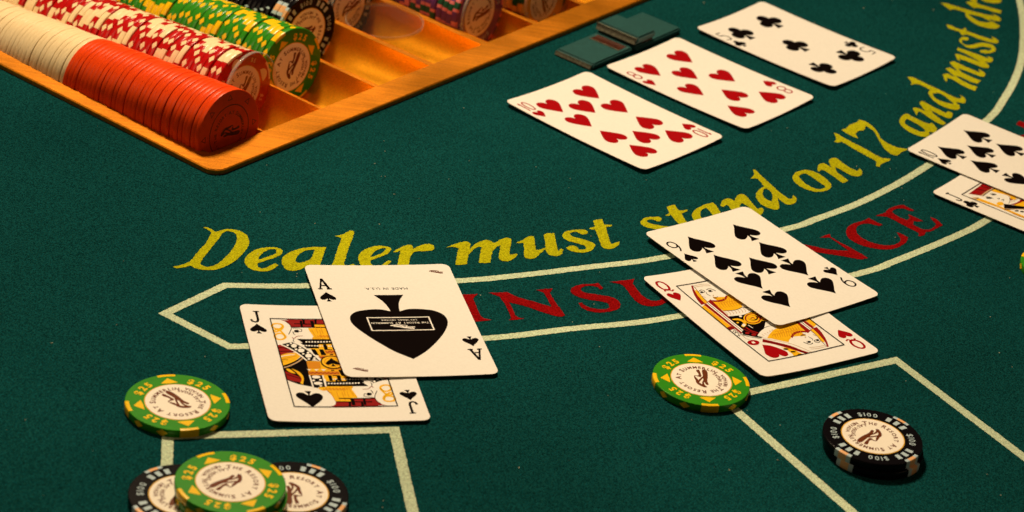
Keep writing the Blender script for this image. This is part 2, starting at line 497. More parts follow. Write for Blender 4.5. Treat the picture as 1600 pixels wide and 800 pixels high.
def text_line(g, s, size, cx, cy, z, gap=0.1, bold=0.0, flip=False, caps=0, sx=1.0):
    tot = text_width(s, size, gap, bold, caps) * sx
    pos = -tot / 2
    sg = -1 if flip else 1
    for i, c in enumerate(s):
        if c == ' ':
            pos += (size * 0.3 + gap * size) * sx
            continue
        k = size * (caps if (caps and not (i == 0 or s[i - 1] == ' ')) else 1)
        vv, ff, w = glyph(c, bold)
        g.add([(cx + sg * (pos + x * k * sx), cy + sg * y * k, z) for x, y in vv], ff)
        pos += (w * k + gap * size) * sx
LETTERS = [
    ('D', 'y', ['-1340,9586! -1325,9592 -1297,9574 -1282,9561! -1261,9585 -1239,9602 -1208,9607 -1175,9598 -1147,9570 -1129,9518 -1128,9466 -1138,9410 -1157,9342 -1180,9293 -1210,9252 -1242,9228 -1281,9219 -1312,9224 -1333,9237 -1357,9217 -1384,9199! -1403,9209! -1375,9230 -1352,9257 -1337,9293 -1324,9372 -1306,9450 -1300,9519 -1300,9549 -1315,9568', '-1241,9581 -1217,9585 -1197,9571 -1185,9535 -1183,9475 -1191,9413 -1205,9350 -1224,9296 -1243,9264 -1264,9248 -1284,9255 -1299,9269! -1296,9303 -1285,9365 -1272,9434 -1260,9505 -1251,9561']),
    ('e', 'y', ['-1121,9344 -1119,9393 -1101,9441 -1073,9476 -1041,9495 -1011,9502 -988,9496 -977,9476 -981,9445 -998,9417 -1022,9390 -1064,9342! -1060,9320 -1049,9304 -1033,9306 -1018,9323 -1003,9350 -988,9362 -977,9349! -994,9311 -1015,9286 -1041,9278 -1076,9280 -1104,9304', '-1067,9373! -1063,9417 -1048,9458 -1026,9481 -1008,9485 -1003,9468 -1005,9444 -1024,9422 -1045,9396']),
    ('a', 'y', ['-969,9387 -966,9433 -945,9479 -916,9515 -885,9538 -853,9556 -801,9569! -803,9490 -804,9421 -802,9380 -790,9376 -775,9414! -777,9381 -790,9348 -810,9338 -830,9351 -841,9387! -863,9367 -882,9342 -906,9322 -934,9323 -953,9346', '-913,9423 -908,9464 -889,9503 -867,9525 -846,9533! -847,9496 -852,9449 -871,9417 -893,9400 -907,9402']),
    ('l', 'y', ['-776,9683! -746,9707 -721,9749 -704,9751! -697,9733! -702,9653 -706,9553 -707,9483 -708,9455 -701,9436 -685,9441 -667,9457 -661,9445! -675,9410 -698,9389 -727,9381 -750,9387 -756,9406! -753,9483 -750,9588 -746,9668! -755,9676']),
    ('e', 'y', ['-653,9513 -651,9563 -630,9608 -597,9643 -562,9655 -535,9651 -525,9637 -532,9599 -560,9556 -601,9508! -595,9482 -576,9464 -554,9474 -538,9503 -524,9532 -511,9529! -526,9486 -548,9449 -579,9429 -612,9436 -638,9462', '-606,9535! -596,9580 -577,9617 -556,9638 -547,9630 -555,9599 -578,9564']),
    ('r', 'y', ['-514,9615! -489,9659 -465,9691 -443,9701 -433,9686! -432,9665! -409,9701 -379,9730 -355,9732 -340,9708 -347,9681 -379,9664 -411,9651 -426,9635 -435,9594 -435,9531 -433,9477! -480,9462! -483,9544 -483,9636! -501,9616']),
    ('m', 'y', ['-291,9723! -261,9762 -222,9801 -201,9804 -189,9792! -188,9740! -174,9778 -152,9819 -126,9846 -104,9845 -83,9829! -63,9869 -36,9895 -15,9892! -12,9858 -14,9782 -9,9742! 6,9754 21,9763! 18,9736 -1,9696 -24,9678 -46,9683 -58,9698! -57,9769 -58,9818! -72,9798 -88,9755! -89,9692 -89,9647! -113,9634 -139,9632! -139,9699 -138,9774! -155,9772 -171,9741 -189,9687! -189,9602! -214,9587 -238,9583! -238,9661 -237,9736! -259,9740']),
    ('u', 'y', ['9,9861! 35,9896 65,9943 83,9945! 91,9898 99,9824! 115,9829 142,9860! 135,9919 126,9978! 148,9997 173,10004! 182,9941 196,9854 202,9841! 209,9870 220,9862! 215,9819 195,9794 167,9793 152,9807 143,9842! 127,9810 105,9751 78,9732 56,9740 51,9772 47,9831 40,9875! 27,9863']),
    ('s', 'y', ['209,9993 217,10030 242,10053 285,10076 308,10080 320,10065 318,10046 298,10033 284,10041 269,10050! 252,10040 242,10022 254,10001 283,9991 315,9983 345,9970 360,9948 355,9916 334,9879 300,9859 272,9857 246,9867 232,9881! 244,9903 266,9913 281,9905 288,9883! 305,9888 320,9902 319,9923 303,9933 274,9942 245,9949 221,9966']),
    ('t', 'y', ['340,10178! 362,10198 380,10210! 392,10160! 410,10162 430,10166! 422,10150 401,10137! 413,10063 427,9993 434,9983! 450,10000 467,10015! 465,9983 446,9950 424,9931 401,9930 386,9956 371,10025 354,10097! 340,10093 325,10098! 339,10115 353,10125! 346,10155']),
    ('s', 'y', ['558,10230 566,10266 586,10292 614,10304 640,10312 652,10299 648,10275 633,10268 620,10275 602,10276! 589,10265 587,10250 597,10237 628,10230 667,10228 706,10232 721,10209 717,10175 694,10135 656,10112 631,10110 618,10127! 635,10149 656,10145 671,10139! 686,10154 691,10178 670,10188 634,10185 593,10189 567,10205']),
    ('t', 'y', ['675,10422! 693,10445 712,10460! 730,10409! 748,10411 769,10427 774,10417! 761,10401 744,10382! 756,10338 772,10292 793,10232 804,10224! 817,10245 824,10253! 822,10219 804,10186 783,10179 765,10201 747,10251 726,10283 705,10327 694,10355! 684,10337 668,10338! 678,10352 688,10364! 681,10399']),
    ('a', 'y', ['793,10377 803,10426 829,10474 860,10513 892,10541! 908,10505 928,10443 949,10370 954,10355! 965,10364! 962,10329 943,10312 930,10331 918,10349! 894,10314 860,10292 824,10297 803,10330', '832,10412 839,10449 860,10476! 876,10444 892,10392 886,10351 866,10333 842,10353 833,10384']),
    ('n', 'y', ['926,10518! 936,10570 955,10601 974,10603 993,10589! 1004,10642 1024,10670 1047,10660 1069,10613 1094,10555 1101,10541! 1121,10559! 1130,10537 1119,10489 1104,10468 1082,10502 1056,10551 1030,10576! 1015,10546! 1029,10493 1044,10449! 1002,10403! 984,10471 969,10515 956,10540! 941,10510']),
    ('d', 'y', ['1085,10953! 1101,10948 1127,10895 1164,10830 1201,10765 1234,10716 1255,10693! 1268,10702 1275,10738! 1290,10709 1287,10674 1267,10643 1243,10631 1221,10653 1199,10688! 1202,10647 1206,10591! 1196,10563 1166,10561 1129,10582 1103,10632 1096,10689 1113,10745 1136,10786! 1111,10851 1095,10859! 1072,10851! 1090,10896', '1130,10725 1142,10767 1159,10755 1173,10722 1174,10663 1168,10641! 1145,10654 1129,10691']),
    ('o', 'y', ['1278,10932 1299,10994 1349,11035 1403,11016 1445,10962 1464,10908 1451,10856 1406,10817 1358,10814 1310,10846 1285,10886', '1308,10954! 1337,10994 1374,10964 1410,10915 1433,10886 1424,10859 1391,10842 1349,10871 1323,10911']),
    ('n', 'y', ['1404,11047! 1409,11104 1436,11138 1462,11116 1475,11101! 1464,11166 1480,11209 1505,11217 1531,11176 1562,11136 1594,11109 1605,11107! 1612,11134 1622,11125! 1623,11082 1607,11052 1580,11043 1548,11063 1516,11096 1495,11114! 1498,11066 1524,11025 1552,10985! 1526,10952 1515,10955! 1485,11000 1453,11039 1427,11061 1412,11037']),
    ('1', 'y', ['1504,11506! 1524,11500 1540,11479! 1594,11426 1658,11370 1710,11311 1737,11294! 1777,11301! 1764,11271 1728,11228 1715,11192 1698,11193! 1703,11232 1696,11255! 1643,11307 1590,11360 1542,11415! 1519,11401 1500,11401! 1512,11437 1509,11475']),
    ('7', 'y', ['1544,11559! 1567,11580 1593,11635 1629,11675 1643,11713! 1676,11697 1713,11643 1732,11577 1745,11516 1777,11474 1820,11443 1876,11443! 1839,11398 1814,11351 1786,11355 1755,11402 1737,11474 1724,11534 1710,11596 1673,11650! 1659,11592 1635,11577 1613,11530! 1625,11481! 1597,11498 1570,11522']),
    ('a', 'y', ['1852,11762 1868,11826 1896,11870 1924,11845 1962,11811 2004,11785 2018,11801! 2033,11778 2042,11735 2035,11681! 2016,11686! 1996,11685! 1999,11657! 1987,11625 1957,11615 1914,11634 1878,11673 1856,11717', '1880,11771 1892,11811! 1920,11785 1952,11750 1974,11712 1976,11678 1942,11678 1905,11711 1882,11738']),
    ('n', 'y', ['1934,11942! 1948,11965 1972,11955 2000,11930! 1977,12016 1982,12048 2000,12054 2037,12013 2074,11979 2107,11949! 2119,11976! 2138,11965 2140,11931 2127,11897 2102,11894 2060,11927 2028,11963! 2044,11909 2070,11866 2096,11822! 2079,11793! 2046,11817 2010,11863 1979,11910 1962,11922! 1948,11865!']),
    ('d', 'y', ['1934,12343! 1961,12352 2000,12322 2047,12277 2095,12239 2147,12190 2185,12161 2207,12174 2202,12209! 2223,12180 2227,12139 2211,12103 2185,12100 2161,12116! 2184,12082 2188,12048 2172,12012 2142,12008 2098,12029 2057,12080 2037,12139 2032,12180 2045,12215! 2015,12254 1975,12271 1943,12247! 1951,12287', '2055,12176! 2087,12193 2115,12167 2141,12121 2158,12079 2128,12081 2084,12101 2061,12130']),
    ('m', 'y', ['2132,12449! 2157,12470 2181,12447 2196,12440! 2161,12516 2155,12533 2180,12554 2199,12536 2219,12524! 2189,12602 2186,12627 2209,12648 2243,12622 2287,12586 2321,12560 2341,12548! 2338,12598! 2367,12551 2363,12512 2341,12497 2307,12517 2267,12541 2225,12564! 2239,12518 2287,12472 2336,12439! 2316,12395! 2276,12405 2233,12447 2198,12459! 2220,12423 2263,12376 2306,12348! 2291,12293! 2247,12321 2205,12368 2177,12402 2152,12412! 2145,12353! 2135,12393']),
    ('u', 'y', ['2224,12757! 2255,12755 2295,12731 2335,12706 2360,12689! 2313,12750 2274,12788 2239,12815! 2248,12851! 2293,12828 2344,12801 2388,12771 2414,12760! 2401,12788! 2431,12773 2426,12726 2409,12707 2383,12710! 2399,12665 2396,12631 2369,12622 2329,12646 2280,12680 2245,12700! 2244,12661! 2229,12694']),
    ('s', 'y', ['2270,12926 2266,12964 2289,13013 2316,13016 2321,12985! 2301,12971 2285,12971 2279,12936 2300,12904 2339,12925 2381,12966 2424,12975 2454,12953 2463,12903 2445,12857 2405,12829 2373,12831 2370,12856! 2398,12873 2425,12876 2439,12908 2419,12920 2381,12913 2340,12878 2303,12871']),
    ('t', 'y', ['2210,13161! 2237,13157 2267,13127 2298,13118! 2318,13160! 2319,13113! 2360,13087 2411,13058 2463,13036! 2456,13081! 2481,13057 2490,13020 2469,12992 2432,12998 2381,13020 2330,13055 2306,13060! 2293,13035! 2282,13058 2279,13084! 2242,13098 2217,13116']),
    ('d', 'y', ['2204,13476! 2233,13483 2264,13470 2311,13450 2357,13430 2413,13410 2451,13399 2507,13391! 2488,13425! 2521,13401 2540,13362 2527,13329 2501,13323 2476,13335 2468,13315! 2492,13300 2522,13255! 2506,13220 2463,13200 2416,13207 2378,13237 2350,13284 2336,13335 2336,13389! 2297,13403 2275,13407 2251,13386! 2237,13414', '2351,13366! 2383,13365 2424,13352 2456,13323 2475,13290! 2448,13280 2407,13281 2376,13318']),
    ('r', 'y', ['2355,13546! 2383,13564 2401,13559! 2385,13586! 2389,13639! 2421,13634 2423,13584! 2423,13550 2463,13528 2556,13492! 2545,13447! 2504,13456 2452,13482 2408,13486! 2399,13466! 2377,13499']),
    ('a', 'y', ['2442,13642! 2452,13612 2485,13591 2528,13594 2563,13620 2570,13657 2560,13687! 2528,13692 2479,13690!']),
    ('I', 'r', ['-226,9310! -200,9323 -158,9338 -121,9354! -137,9311! -120,9253 -100,9191 -87,9161! -69,9154 -42,9153! -80,9133 -121,9112 -144,9099! -134,9126! -151,9182 -175,9250 -195,9300! -210,9305']),
    ('N', 'r', ['-76,9380! -38,9391 1,9408! 56,9375 119,9359 197,9335! 175,9404 157,9449! 141,9457 123,9462! 158,9482 192,9495! 183,9457! 210,9383 238,9328 259,9278! 241,9264 223,9262! 170,9277 107,9302 60,9316 16,9322! 31,9280 51,9217! 67,9203 89,9204! 59,9186 27,9170! 33,9193! 15,9256 -8,9318 -30,9362! -52,9368']),
    ('S', 'r', ['271,9509 284,9541 314,9570 360,9587 388,9605! 398,9585 411,9567! 403,9551 393,9555! 383,9568 355,9569 327,9554 314,9525 329,9503 364,9501 401,9499 445,9496 474,9479 489,9443 480,9402 447,9370 401,9347 364,9346 333,9359 319,9377 310,9402! 324,9410! 340,9389 369,9376 403,9376 430,9387 442,9410 432,9438 403,9446 360,9446 322,9450 294,9464 275,9484']),
    ('U', 'r', ['436,9629! 484,9654 544,9688! 537,9647! 555,9600 578,9555 598,9532 623,9517 654,9527 668,9556 656,9604 627,9661 610,9695! 586,9715! 622,9742 663,9767! 648,9720! 674,9655 700,9598 701,9547 677,9508 652,9481 621,9466 584,9468 558,9489 538,9524 518,9570 498,9609 479,9626!']),
    ('R', 'r', ['685,9777! 736,9809 800,9856 848,9874 874,9848 867,9799 832,9755! 896,9715! 922,9710! 864,9680! 801,9733! 788,9722! 810,9664 842,9647! 738,9577! 763,9624! 737,9694 714,9760!']),
    ('A', 'r', ['923,9937! 1001,10002! 1116,9874! 1145,9876! 1044,9799! 1063,9832! 1038,9857! 986,9822! 992,9784! 1018,9772! 941,9709! 957,9753! 942,9902!', '981,9914! 983,9854! 1016,9884!']),
    ('N', 'r', ['1255,10212! 1292,10242 1318,10249! 1358,10244 1424,10236 1518,10251! 1472,10307 1442,10346 1425,10355! 1384,10337! 1412,10370 1435,10391! 1438,10364! 1481,10320 1524,10286 1566,10247 1604,10208! 1572,10184 1554,10183! 1466,10189 1356,10192 1290,10204! 1298,10170 1340,10108! 1375,10101! 1293,10021! 1276,10034! 1299,10059! 1266,10123 1241,10171!']),
    ('C', 'r', ['1513,10425 1520,10476 1549,10529 1597,10573 1631,10613! 1661,10588 1692,10564! 1673,10548 1655,10552! 1628,10556 1595,10543 1571,10511 1562,10470 1571,10424 1600,10385 1644,10361 1688,10358 1724,10370 1758,10406 1768,10447 1754,10510! 1778,10498 1805,10473! 1795,10427 1765,10375 1722,10333 1672,10313 1614,10314 1562,10335 1524,10376']),
    ('E', 'r', ['1665,10649! 1694,10678 1714,10699! 1735,10746 1775,10788 1804,10808! 1830,10786 1856,10764! 1837,10753! 1805,10768 1768,10751 1747,10719 1759,10688! 1789,10663 1811,10650! 1829,10676 1822,10713! 1855,10694 1890,10665! 1861,10651 1843,10651! 1840,10615! 1874,10582 1906,10582 1936,10611 1951,10655! 1926,10721! 1957,10701 1984,10651! 1949,10610 1924,10573 1895,10554 1883,10517 1855,10503! 1861,10529 1845,10548! 1802,10584 1751,10631 1716,10655! 1693,10652']),
    ('I', 'r', ['2471,11938! 2494,11987 2516,11971! 2552,11919! 2592,11840! 2576,11789! 2543,11847! 2508,11901 2497,11918! 2482,11925']),
    ('N', 'r', ['2474,11800! 2499,11823! 2541,11823! 2583,11757! 2541,11698! 2497,11782!']),
]
ART = {
    'JS': [
        ('d', 1, 0, '-162,326! 17,324! 19,271! -54,274 -124,271! -130,297 -143,316'),
        ('k', 2, 0, '-83,323! -73,323! -76,272! -86,272!'),
        ('k', 2, 0, '-40,323! -26,323! -26,272! -41,272!'),
        ('k', 2, 0.7, '-123,272 -54,273 18,270'),
        ('y', 1, 1.0, '-159,278 -170,260 -185,258 -200,264 -205,278 -196,293 -179,298 -163,292 -159,278 -164,262 -179,243 -197,231 -202,239 -193,249 -177,246 -167,224 -160,199 -168,181 -184,174 -199,179 -204,197 -196,214 -182,221 -167,215 -160,196'),
        ('k', 2, 0.3, '-143,317 -129,293 -126,264 -135,237 -144,215'),
        ('k', 2, 0, '-117,248! -100,252 -101,232 -118,233!'),
        ('k', 2, 0.25, '-121,265 -105,263 -83,255'),
        ('k', 2, 0.25, '-100,243 -89,238 -85,252'),
        ('k', 2, 0.3, '-124,237 -122,218 -117,213'),
        ('d', 2, 0.3, '-133,193 -127,183 -111,201 -88,204'),
        ('k', 2, 0.3, '-128,183 -132,165 -129,155'),
        ('y', 1, 0, '-57,267! 18,267! 20,147! -21,151 -35,163 -53,186 -45,201 -53,236'),
        ('o', 2, 0.25, '-44,251 -29,182 1,163'),
        ('o', 2, 0.25, '-11,251 -9,182 15,169'),
        ('o', 2, 0.25, '-53,176 -40,192 -33,173 -21,188 -15,166 -2,182 6,160'),
        ('k', 1, 0, '-106,151! 25,149! 27,108! -86,108!'),
        ('w', 2, 0, '-92,130 -93,127 -95,125 -98,125 -99,127 -100,130 -98,133 -96,135 -94,135 -92,133'),
        ('w', 2, 0, '-80,129 -82,127 -84,125 -86,125 -88,127 -88,130 -87,132 -85,134 -82,134 -81,132'),
        ('w', 2, 0, '-69,129 -70,126 -73,124 -75,124 -77,126 -77,129 -76,132 -74,134 -71,134 -69,132'),
        ('w', 2, 0, '-58,128 -59,126 -61,124 -64,124 -65,126 -66,129 -64,131 -62,133 -60,133 -58,131'),
        ('w', 2, 0, '-46,128 -48,125 -50,123 -52,123 -54,125 -54,128 -53,131 -51,133 -48,133 -47,131'),
        ('w', 2, 0, '-35,127 -36,125 -38,123 -41,123 -43,125 -43,128 -42,130 -39,132 -37,132 -35,130'),
        ('w', 2, 0, '-24,127 -25,124 -27,122 -30,122 -31,124 -31,127 -30,130 -28,132 -26,132 -24,130'),
        ('w', 2, 0, '-12,126 -13,123 -16,122 -18,122 -20,124 -20,126 -19,129 -17,131 -14,131 -13,129'),
        ('w', 2, 0, '-1,126 -2,123 -4,121 -7,121 -8,123 -9,126 -8,129 -5,131 -3,131 -1,129'),
        ('w', 2, 0, '11,125 9,122 7,121 5,121 3,123 3,125 4,128 6,130 9,130 10,128'),
        ('w', 2, 0, '22,125 21,122 18,120 16,120 14,122 14,125 15,128 18,130 20,130 22,128'),
        ('k', 1, 0, '-190,134! -137,158! -88,96 -43,11! -101,12! -133,78 -160,115'),
        ('w', 3, 0.7, '-188,134 -161,109 -128,67 -100,13'),
        ('w', 3, 0.7, '-139,160 -87,102 -44,11'),
        ('w', 2, 0, '-141,146 -142,142 -145,140 -148,140 -150,143 -150,146 -149,150 -146,152 -143,152 -141,150'),
        ('w', 2, 0, '-156,131 -157,127 -160,124 -163,124 -166,127 -166,131 -164,135 -161,137 -158,137 -156,135'),
        ('w', 2, 0, '-124,127 -127,119 -134,113 -141,113 -146,119 -147,128 -143,136 -137,142 -130,142 -124,136'),
        ('w', 2, 0, '-107,115 -109,111 -112,108 -116,108 -118,111 -119,115 -117,119 -114,121 -110,121 -107,119'),
        ('w', 2, 0, '-126,100 -127,96 -131,93 -134,93 -136,96 -137,100 -135,104 -132,106 -129,106 -126,104'),
        ('w', 2, 0, '-98,92 -102,83 -109,78 -118,78 -124,84 -125,92 -121,101 -113,106 -105,106 -99,101'),
        ('w', 2, 0, '-81,74 -83,70 -86,68 -89,68 -91,71 -92,75 -90,79 -87,81 -84,81 -81,78'),
        ('w', 2, 0, '-102,65 -104,62 -107,60 -110,60 -112,62 -112,66 -111,69 -108,71 -105,71 -102,69'),
        ('w', 2, 0, '-74,52 -78,43 -86,38 -94,38 -100,43 -101,52 -97,61 -90,66 -81,66 -75,60'),
        ('w', 2, 0, '-61,34 -63,30 -66,28 -69,28 -72,31 -72,34 -70,38 -67,41 -64,41 -62,38'),
        ('w', 2, 0, '-85,27 -86,23 -90,21 -93,21 -96,24 -96,28 -94,31 -91,34 -88,34 -85,31'),
        ('w', 2, 0, '-81,16! -69,27 -49,11!'),
        ('d', 1, 0, '-211,128! -190,134! -161,106 -136,81 -177,67 -213,49!'),
        ('k', 2, 0.45, '-210,107 -187,110 -162,102'),
        ('k', 2, 0.45, '-211,79 -174,84 -139,81'),
        ('y', 1, 0, '-211,52! -177,67 -127,72 -116,53! -153,5 -190,-24 -211,-27!'),
        ('w', 2, 0.5, '-208,40 -179,51 -142,60'),
        ('k', 2, 0.3, '-208,15 -193,19 -176,17'),
        ('k', 2, 0.3, '-209,0 -197,4'),
        ('o', 2, 0.4, '-199,24 -168,36 -137,51'),
        ('k', 2, 0, '-211,-27! -179,-12 -142,17 -114,52! -107,28! -143,-13 -180,-42 -211,-58!'),
        ('t', 3, 0.6, '-208,-43 -174,-26 -137,5 -113,35'),
        ('k', 1, 0, '-211,-57! -143,-13 -106,29 -102,5 -109,-121! -215,-119!'),
        ('y', 1, 0, '-106,11! -42,13! 30,21! 22,-124! -112,-121!'),
        ('y', 1, 0, '-73,108! 27,107! 26,54! -52,56!'),
        ('k', 2, 0, '-70,102! -53,102! -44,57! -63,58!'),
        ('k', 2, 0, '-37,101! -21,101! -15,57! -35,57!'),
        ('k', 2, 0, '-2,101! 15,101! 14,56! 1,57!'),
        ('o', 2, 0, '-49,55! 26,54! 27,21! -41,22!'),
        ('d', 3, 0.55, '-46,43 -39,36 -30,43 -23,36 -13,43 -6,35 3,43 10,35 19,42 26,35'),
        ('o', 2, 0, '-103,8! -50,7! -52,-45! -105,-47!'),
        ('w', 3, 0, '-111,-51! -91,-51! -103,-63!'),
        ('w', 3, 0, '-82,-51! -62,-52! -74,-63!'),
        ('w', 3, 0, '-53,-52! -33,-52! -45,-64!'),
        ('o', 2, 0, '-108,-65! 16,-64! 16,-95! -108,-96!'),
        ('d', 3, 0.55, '-106,-75 -99,-82 -90,-75 -83,-82 -74,-75 -67,-83 -58,-76 -51,-83 -42,-76 -35,-83 -26,-76 -19,-84 -10,-77 -3,-84 6,-77 13,-84'),
        ('k', 1, 0, '-205,-49! -127,10! -109,13! -104,-181! -154,-164! -208,-127!'),
        ('d', 2, 0, '-204,-65! -174,-89 -143,-119 -148,-151! -182,-141 -207,-125!'),
        ('k', 3, 0.4, '-205,-88 -176,-105 -144,-125'),
        ('y', 2, 0, '-197,-45! -176,-56 -160,-86! -183,-75'),
        ('y', 2, 0, '-171,-46! -143,-73 -133,-115 -144,-167! -153,-157! -143,-119 -154,-82'),
        ('k', 1, 0.45, '-208,-127 -183,-147 -151,-166 -104,-182 -88,-191'),
        ('k', 1, 0, '-104,-91! -53,-92! -55,-183! -103,-189!'),
        ('w', 2, 0.6, '-107,-95 -106,-186'),
        ('w', 2, 0.6, '-54,-96 -55,-181'),
        ('w', 2, 0, '-65,-109 -69,-116 -79,-120 -89,-120 -97,-115 -99,-108 -95,-101 -85,-97 -75,-98 -67,-102'),
        ('w', 2, 0, '-62,-131 -64,-135 -67,-137 -71,-137 -73,-135 -74,-131 -72,-127 -69,-125 -65,-125 -62,-127'),
        ('w', 2, 0, '-91,-135 -93,-138 -96,-141 -99,-141 -102,-138 -102,-134 -101,-131 -97,-128 -94,-128 -91,-131'),
        ('w', 2, 0, '-64,-157 -69,-164 -78,-167 -89,-167 -97,-163 -99,-156 -95,-150 -86,-146 -75,-146 -67,-151'),
        ('w', 2, 0, '-69,-177 -71,-180 -74,-182 -77,-182 -79,-180 -80,-176 -78,-173 -75,-171 -72,-171 -70,-173'),
        ('y', 1, 0, '-48,-94! 37,-96! 33,-140! -47,-141!'),
        ('k', 2, 0, '-34,-96! -19,-97! -19,-139! -33,-138!'),
        ('k', 2, 0, '0,-97! 16,-97! 16,-139! 2,-139!'),
        ('d', 1, 0.5, '-53,-211 -38,-253 -32,-298 -43,-323 -67,-341'),
        ('k', 2, 0, '-146,-216! -119,-216! -128,-238 -126,-246 -112,-234 -91,-233 -79,-255 -89,-284 -114,-315 -132,-337! -154,-301 -177,-269 -185,-250 -176,-231 -156,-228 -138,-246 -135,-238'),
        ('y', 1, 0, '-88,-194! -68,-177 -33,-176 -5,-178 22,-185 36,-206 32,-232 38,-294! -32,-297! -41,-256 -51,-213 -72,-211'),
        ('o', 2, 0.3, '-68,-188 -66,-208 -58,-192 -56,-209'),
        ('o', 2, 0.3, '-54,-188 -52,-208 -44,-192 -42,-209'),
        ('o', 2, 0.3, '-40,-189 -38,-208 -30,-192 -28,-210'),
        ('o', 2, 0.3, '-26,-189 -24,-208 -16,-192 -14,-210'),
        ('o', 2, 0.3, '-12,-189 -10,-209 -2,-193 0,-210'),
        ('o', 2, 0.3, '2,-190 4,-209 12,-193 14,-211'),
        ('o', 2, 0.3, '16,-190 18,-209 26,-193 28,-211'),
        ('o', 2, 0.25, '-40,-221 -38,-253 -36,-288'),
        ('o', 2, 0.25, '-19,-221 -18,-254 -15,-289'),
        ('o', 2, 0.25, '2,-222 3,-254 6,-289'),
        ('o', 2, 0.25, '23,-222 24,-254 27,-290'),
        ('k', 2, 0, '-49,-143! 87,-137! 115,-180! -51,-179!'),
        ('w', 3, 0, '-36,-159 -37,-162 -40,-164 -42,-164 -44,-162 -44,-159 -43,-156 -40,-154 -38,-154 -36,-156'),
        ('w', 3, 0, '-24,-159 -25,-162 -28,-164 -30,-164 -32,-162 -32,-159 -31,-156 -28,-154 -26,-154 -24,-156'),
        ('w', 3, 0, '-12,-159 -13,-162 -16,-164 -18,-164 -20,-162 -20,-159 -19,-156 -16,-154 -14,-154 -12,-156'),
        ('w', 3, 0, '0,-159 -1,-162 -4,-163 -6,-163 -8,-161 -8,-158 -7,-155 -4,-154 -2,-154 0,-155'),
        ('w', 3, 0, '12,-158 11,-161 8,-163 6,-163 4,-161 4,-158 5,-155 8,-153 10,-153 12,-155'),
        ('w', 3, 0, '24,-158 23,-161 20,-163 18,-163 16,-161 16,-158 17,-155 20,-153 22,-153 24,-155'),
        ('w', 3, 0, '36,-158 35,-161 32,-163 30,-163 28,-161 28,-158 29,-155 32,-153 34,-153 36,-155'),
        ('w', 3, 0, '48,-158 47,-161 44,-163 42,-163 40,-161 40,-158 41,-155 44,-153 46,-153 48,-155'),
        ('w', 3, 0, '60,-158 59,-161 56,-163 54,-163 52,-161 52,-158 54,-155 56,-153 58,-153 60,-155'),
        ('w', 3, 0, '72,-158 71,-161 69,-162 66,-162 65,-161 64,-157 66,-154 68,-153 70,-153 72,-155'),
        ('w', 3, 0, '84,-157 83,-160 81,-162 78,-162 77,-160 76,-157 78,-154 80,-152 82,-152 84,-154'),
        ('d', 1, 0, '-31,-294! 108,-297! 124,-324 153,-341! -66,-339! -38,-317'),
        ('k', 2, 0, '16,-298! 25,-298! 20,-340! 11,-339!'),
        ('k', 2, 0, '64,-299! 73,-299! 71,-341! 61,-341!'),
        ('k', 2, 0.6, '-35,-295 109,-299'),
    ],
    'QH': [
        ('d', 1, 0, '-132,321! -160,268 -181,210 -190,164! -164,168! -159,210 -151,251 -141,284 -123,322!'),
        ('y', 1, 0, '-138,286! -129,272 -141,229 -145,179! -168,168! -164,210 -156,245'),
        ('k', 2, 0.25, '-124,318 -131,273 -142,222 -146,180'),
        ('t', 2, 0.25, '-121,317 -78,317 -44,309'),
        ('t', 2, 0.25, '-128,305 -86,305 -46,295'),
        ('k', 3, 0, '-109,254 -114,251 -120,250 -126,252 -128,256 -127,261 -123,264 -117,265 -111,263 -108,259'),
        ('k', 3, 0, '-64,252 -69,249 -76,248 -82,250 -85,254 -84,259 -79,263 -72,263 -66,261 -63,257'),
        ('w', 4, 0, '-109,256 -111,254 -113,254 -115,254 -116,256 -116,258 -114,259 -111,260 -109,259 -109,258'),
        ('w', 4, 0, '-64,254 -66,252 -68,252 -70,252 -71,254 -70,256 -68,257 -66,258 -64,257 -63,256'),
        ('k', 3, 0.3, '-128,268 -111,276 -101,266 -106,253'),
        ('k', 3, 0.3, '-86,270 -69,275 -58,266 -51,248'),
        ('k', 3, 0.25, '-99,251 -106,238 -101,218'),
        ('t', 3, 0.3, '-84,223 -85,216 -92,215'),
        ('k', 3, 0.35, '-100,202 -86,200 -72,202'),
        ('d', 3, 0.35, '-99,197 -85,192'),
        ('t', 3, 0.25, '-136,242 -141,229 -132,211'),
        ('d', 1, 0, '-178,161! -119,194! -140,-75! -169,-99!'),
        ('w', 2, 0, '-161,169! -144,175! -139,-73! -159,-87!'),
        ('k', 3, 0.3, '-153,171 -149,-79'),
        ('y', 1, 0, '-211,145! -179,160! -173,-30! -205,-36!'),
        ('o', 2, 0.3, '-200,59 -197,40 -198,-20'),
        ('o', 2, 0.3, '-193,92 -193,56'),
        ('d', 2, 0, '-205,-36! -173,-30! -170,-52! -206,-60!'),
        ('d', 2, 0, '-120,187! -92,177 -58,181 -27,203! -28,189! -60,167 -94,163 -120,173!'),
        ('y', 1, 0, '-121,176! -89,163 -31,185! -13,96! -66,83 -125,92! -124,139'),
        ('o', 2, 0.22, '-117,151 -125,129 -126,108'),
        ('o', 2, 0.22, '-104,151 -112,127 -113,108'),
        ('o', 2, 0.22, '-90,151 -99,125 -99,108'),
        ('o', 2, 0.22, '-77,150 -86,124 -86,109'),
        ('o', 2, 0.22, '-63,150 -73,122 -73,109'),
        ('o', 2, 0.22, '-50,149 -60,120 -59,109'),
        ('o', 2, 0.22, '-36,149 -47,119 -46,110'),
        ('o', 2, 0.22, '-22,148 -34,117 -33,110'),
        ('o', 2, 0.22, '-9,148 -21,115 -20,110'),
        ('k', 2, 0.3, '-125,92 -67,82 -14,94'),
        ('t', 2, 0.25, '-122,87 -122,68 -129,55'),
        ('t', 2, 0.25, '-105,87 -106,68 -113,55'),
        ('t', 2, 0.25, '-89,87 -90,68 -96,55'),
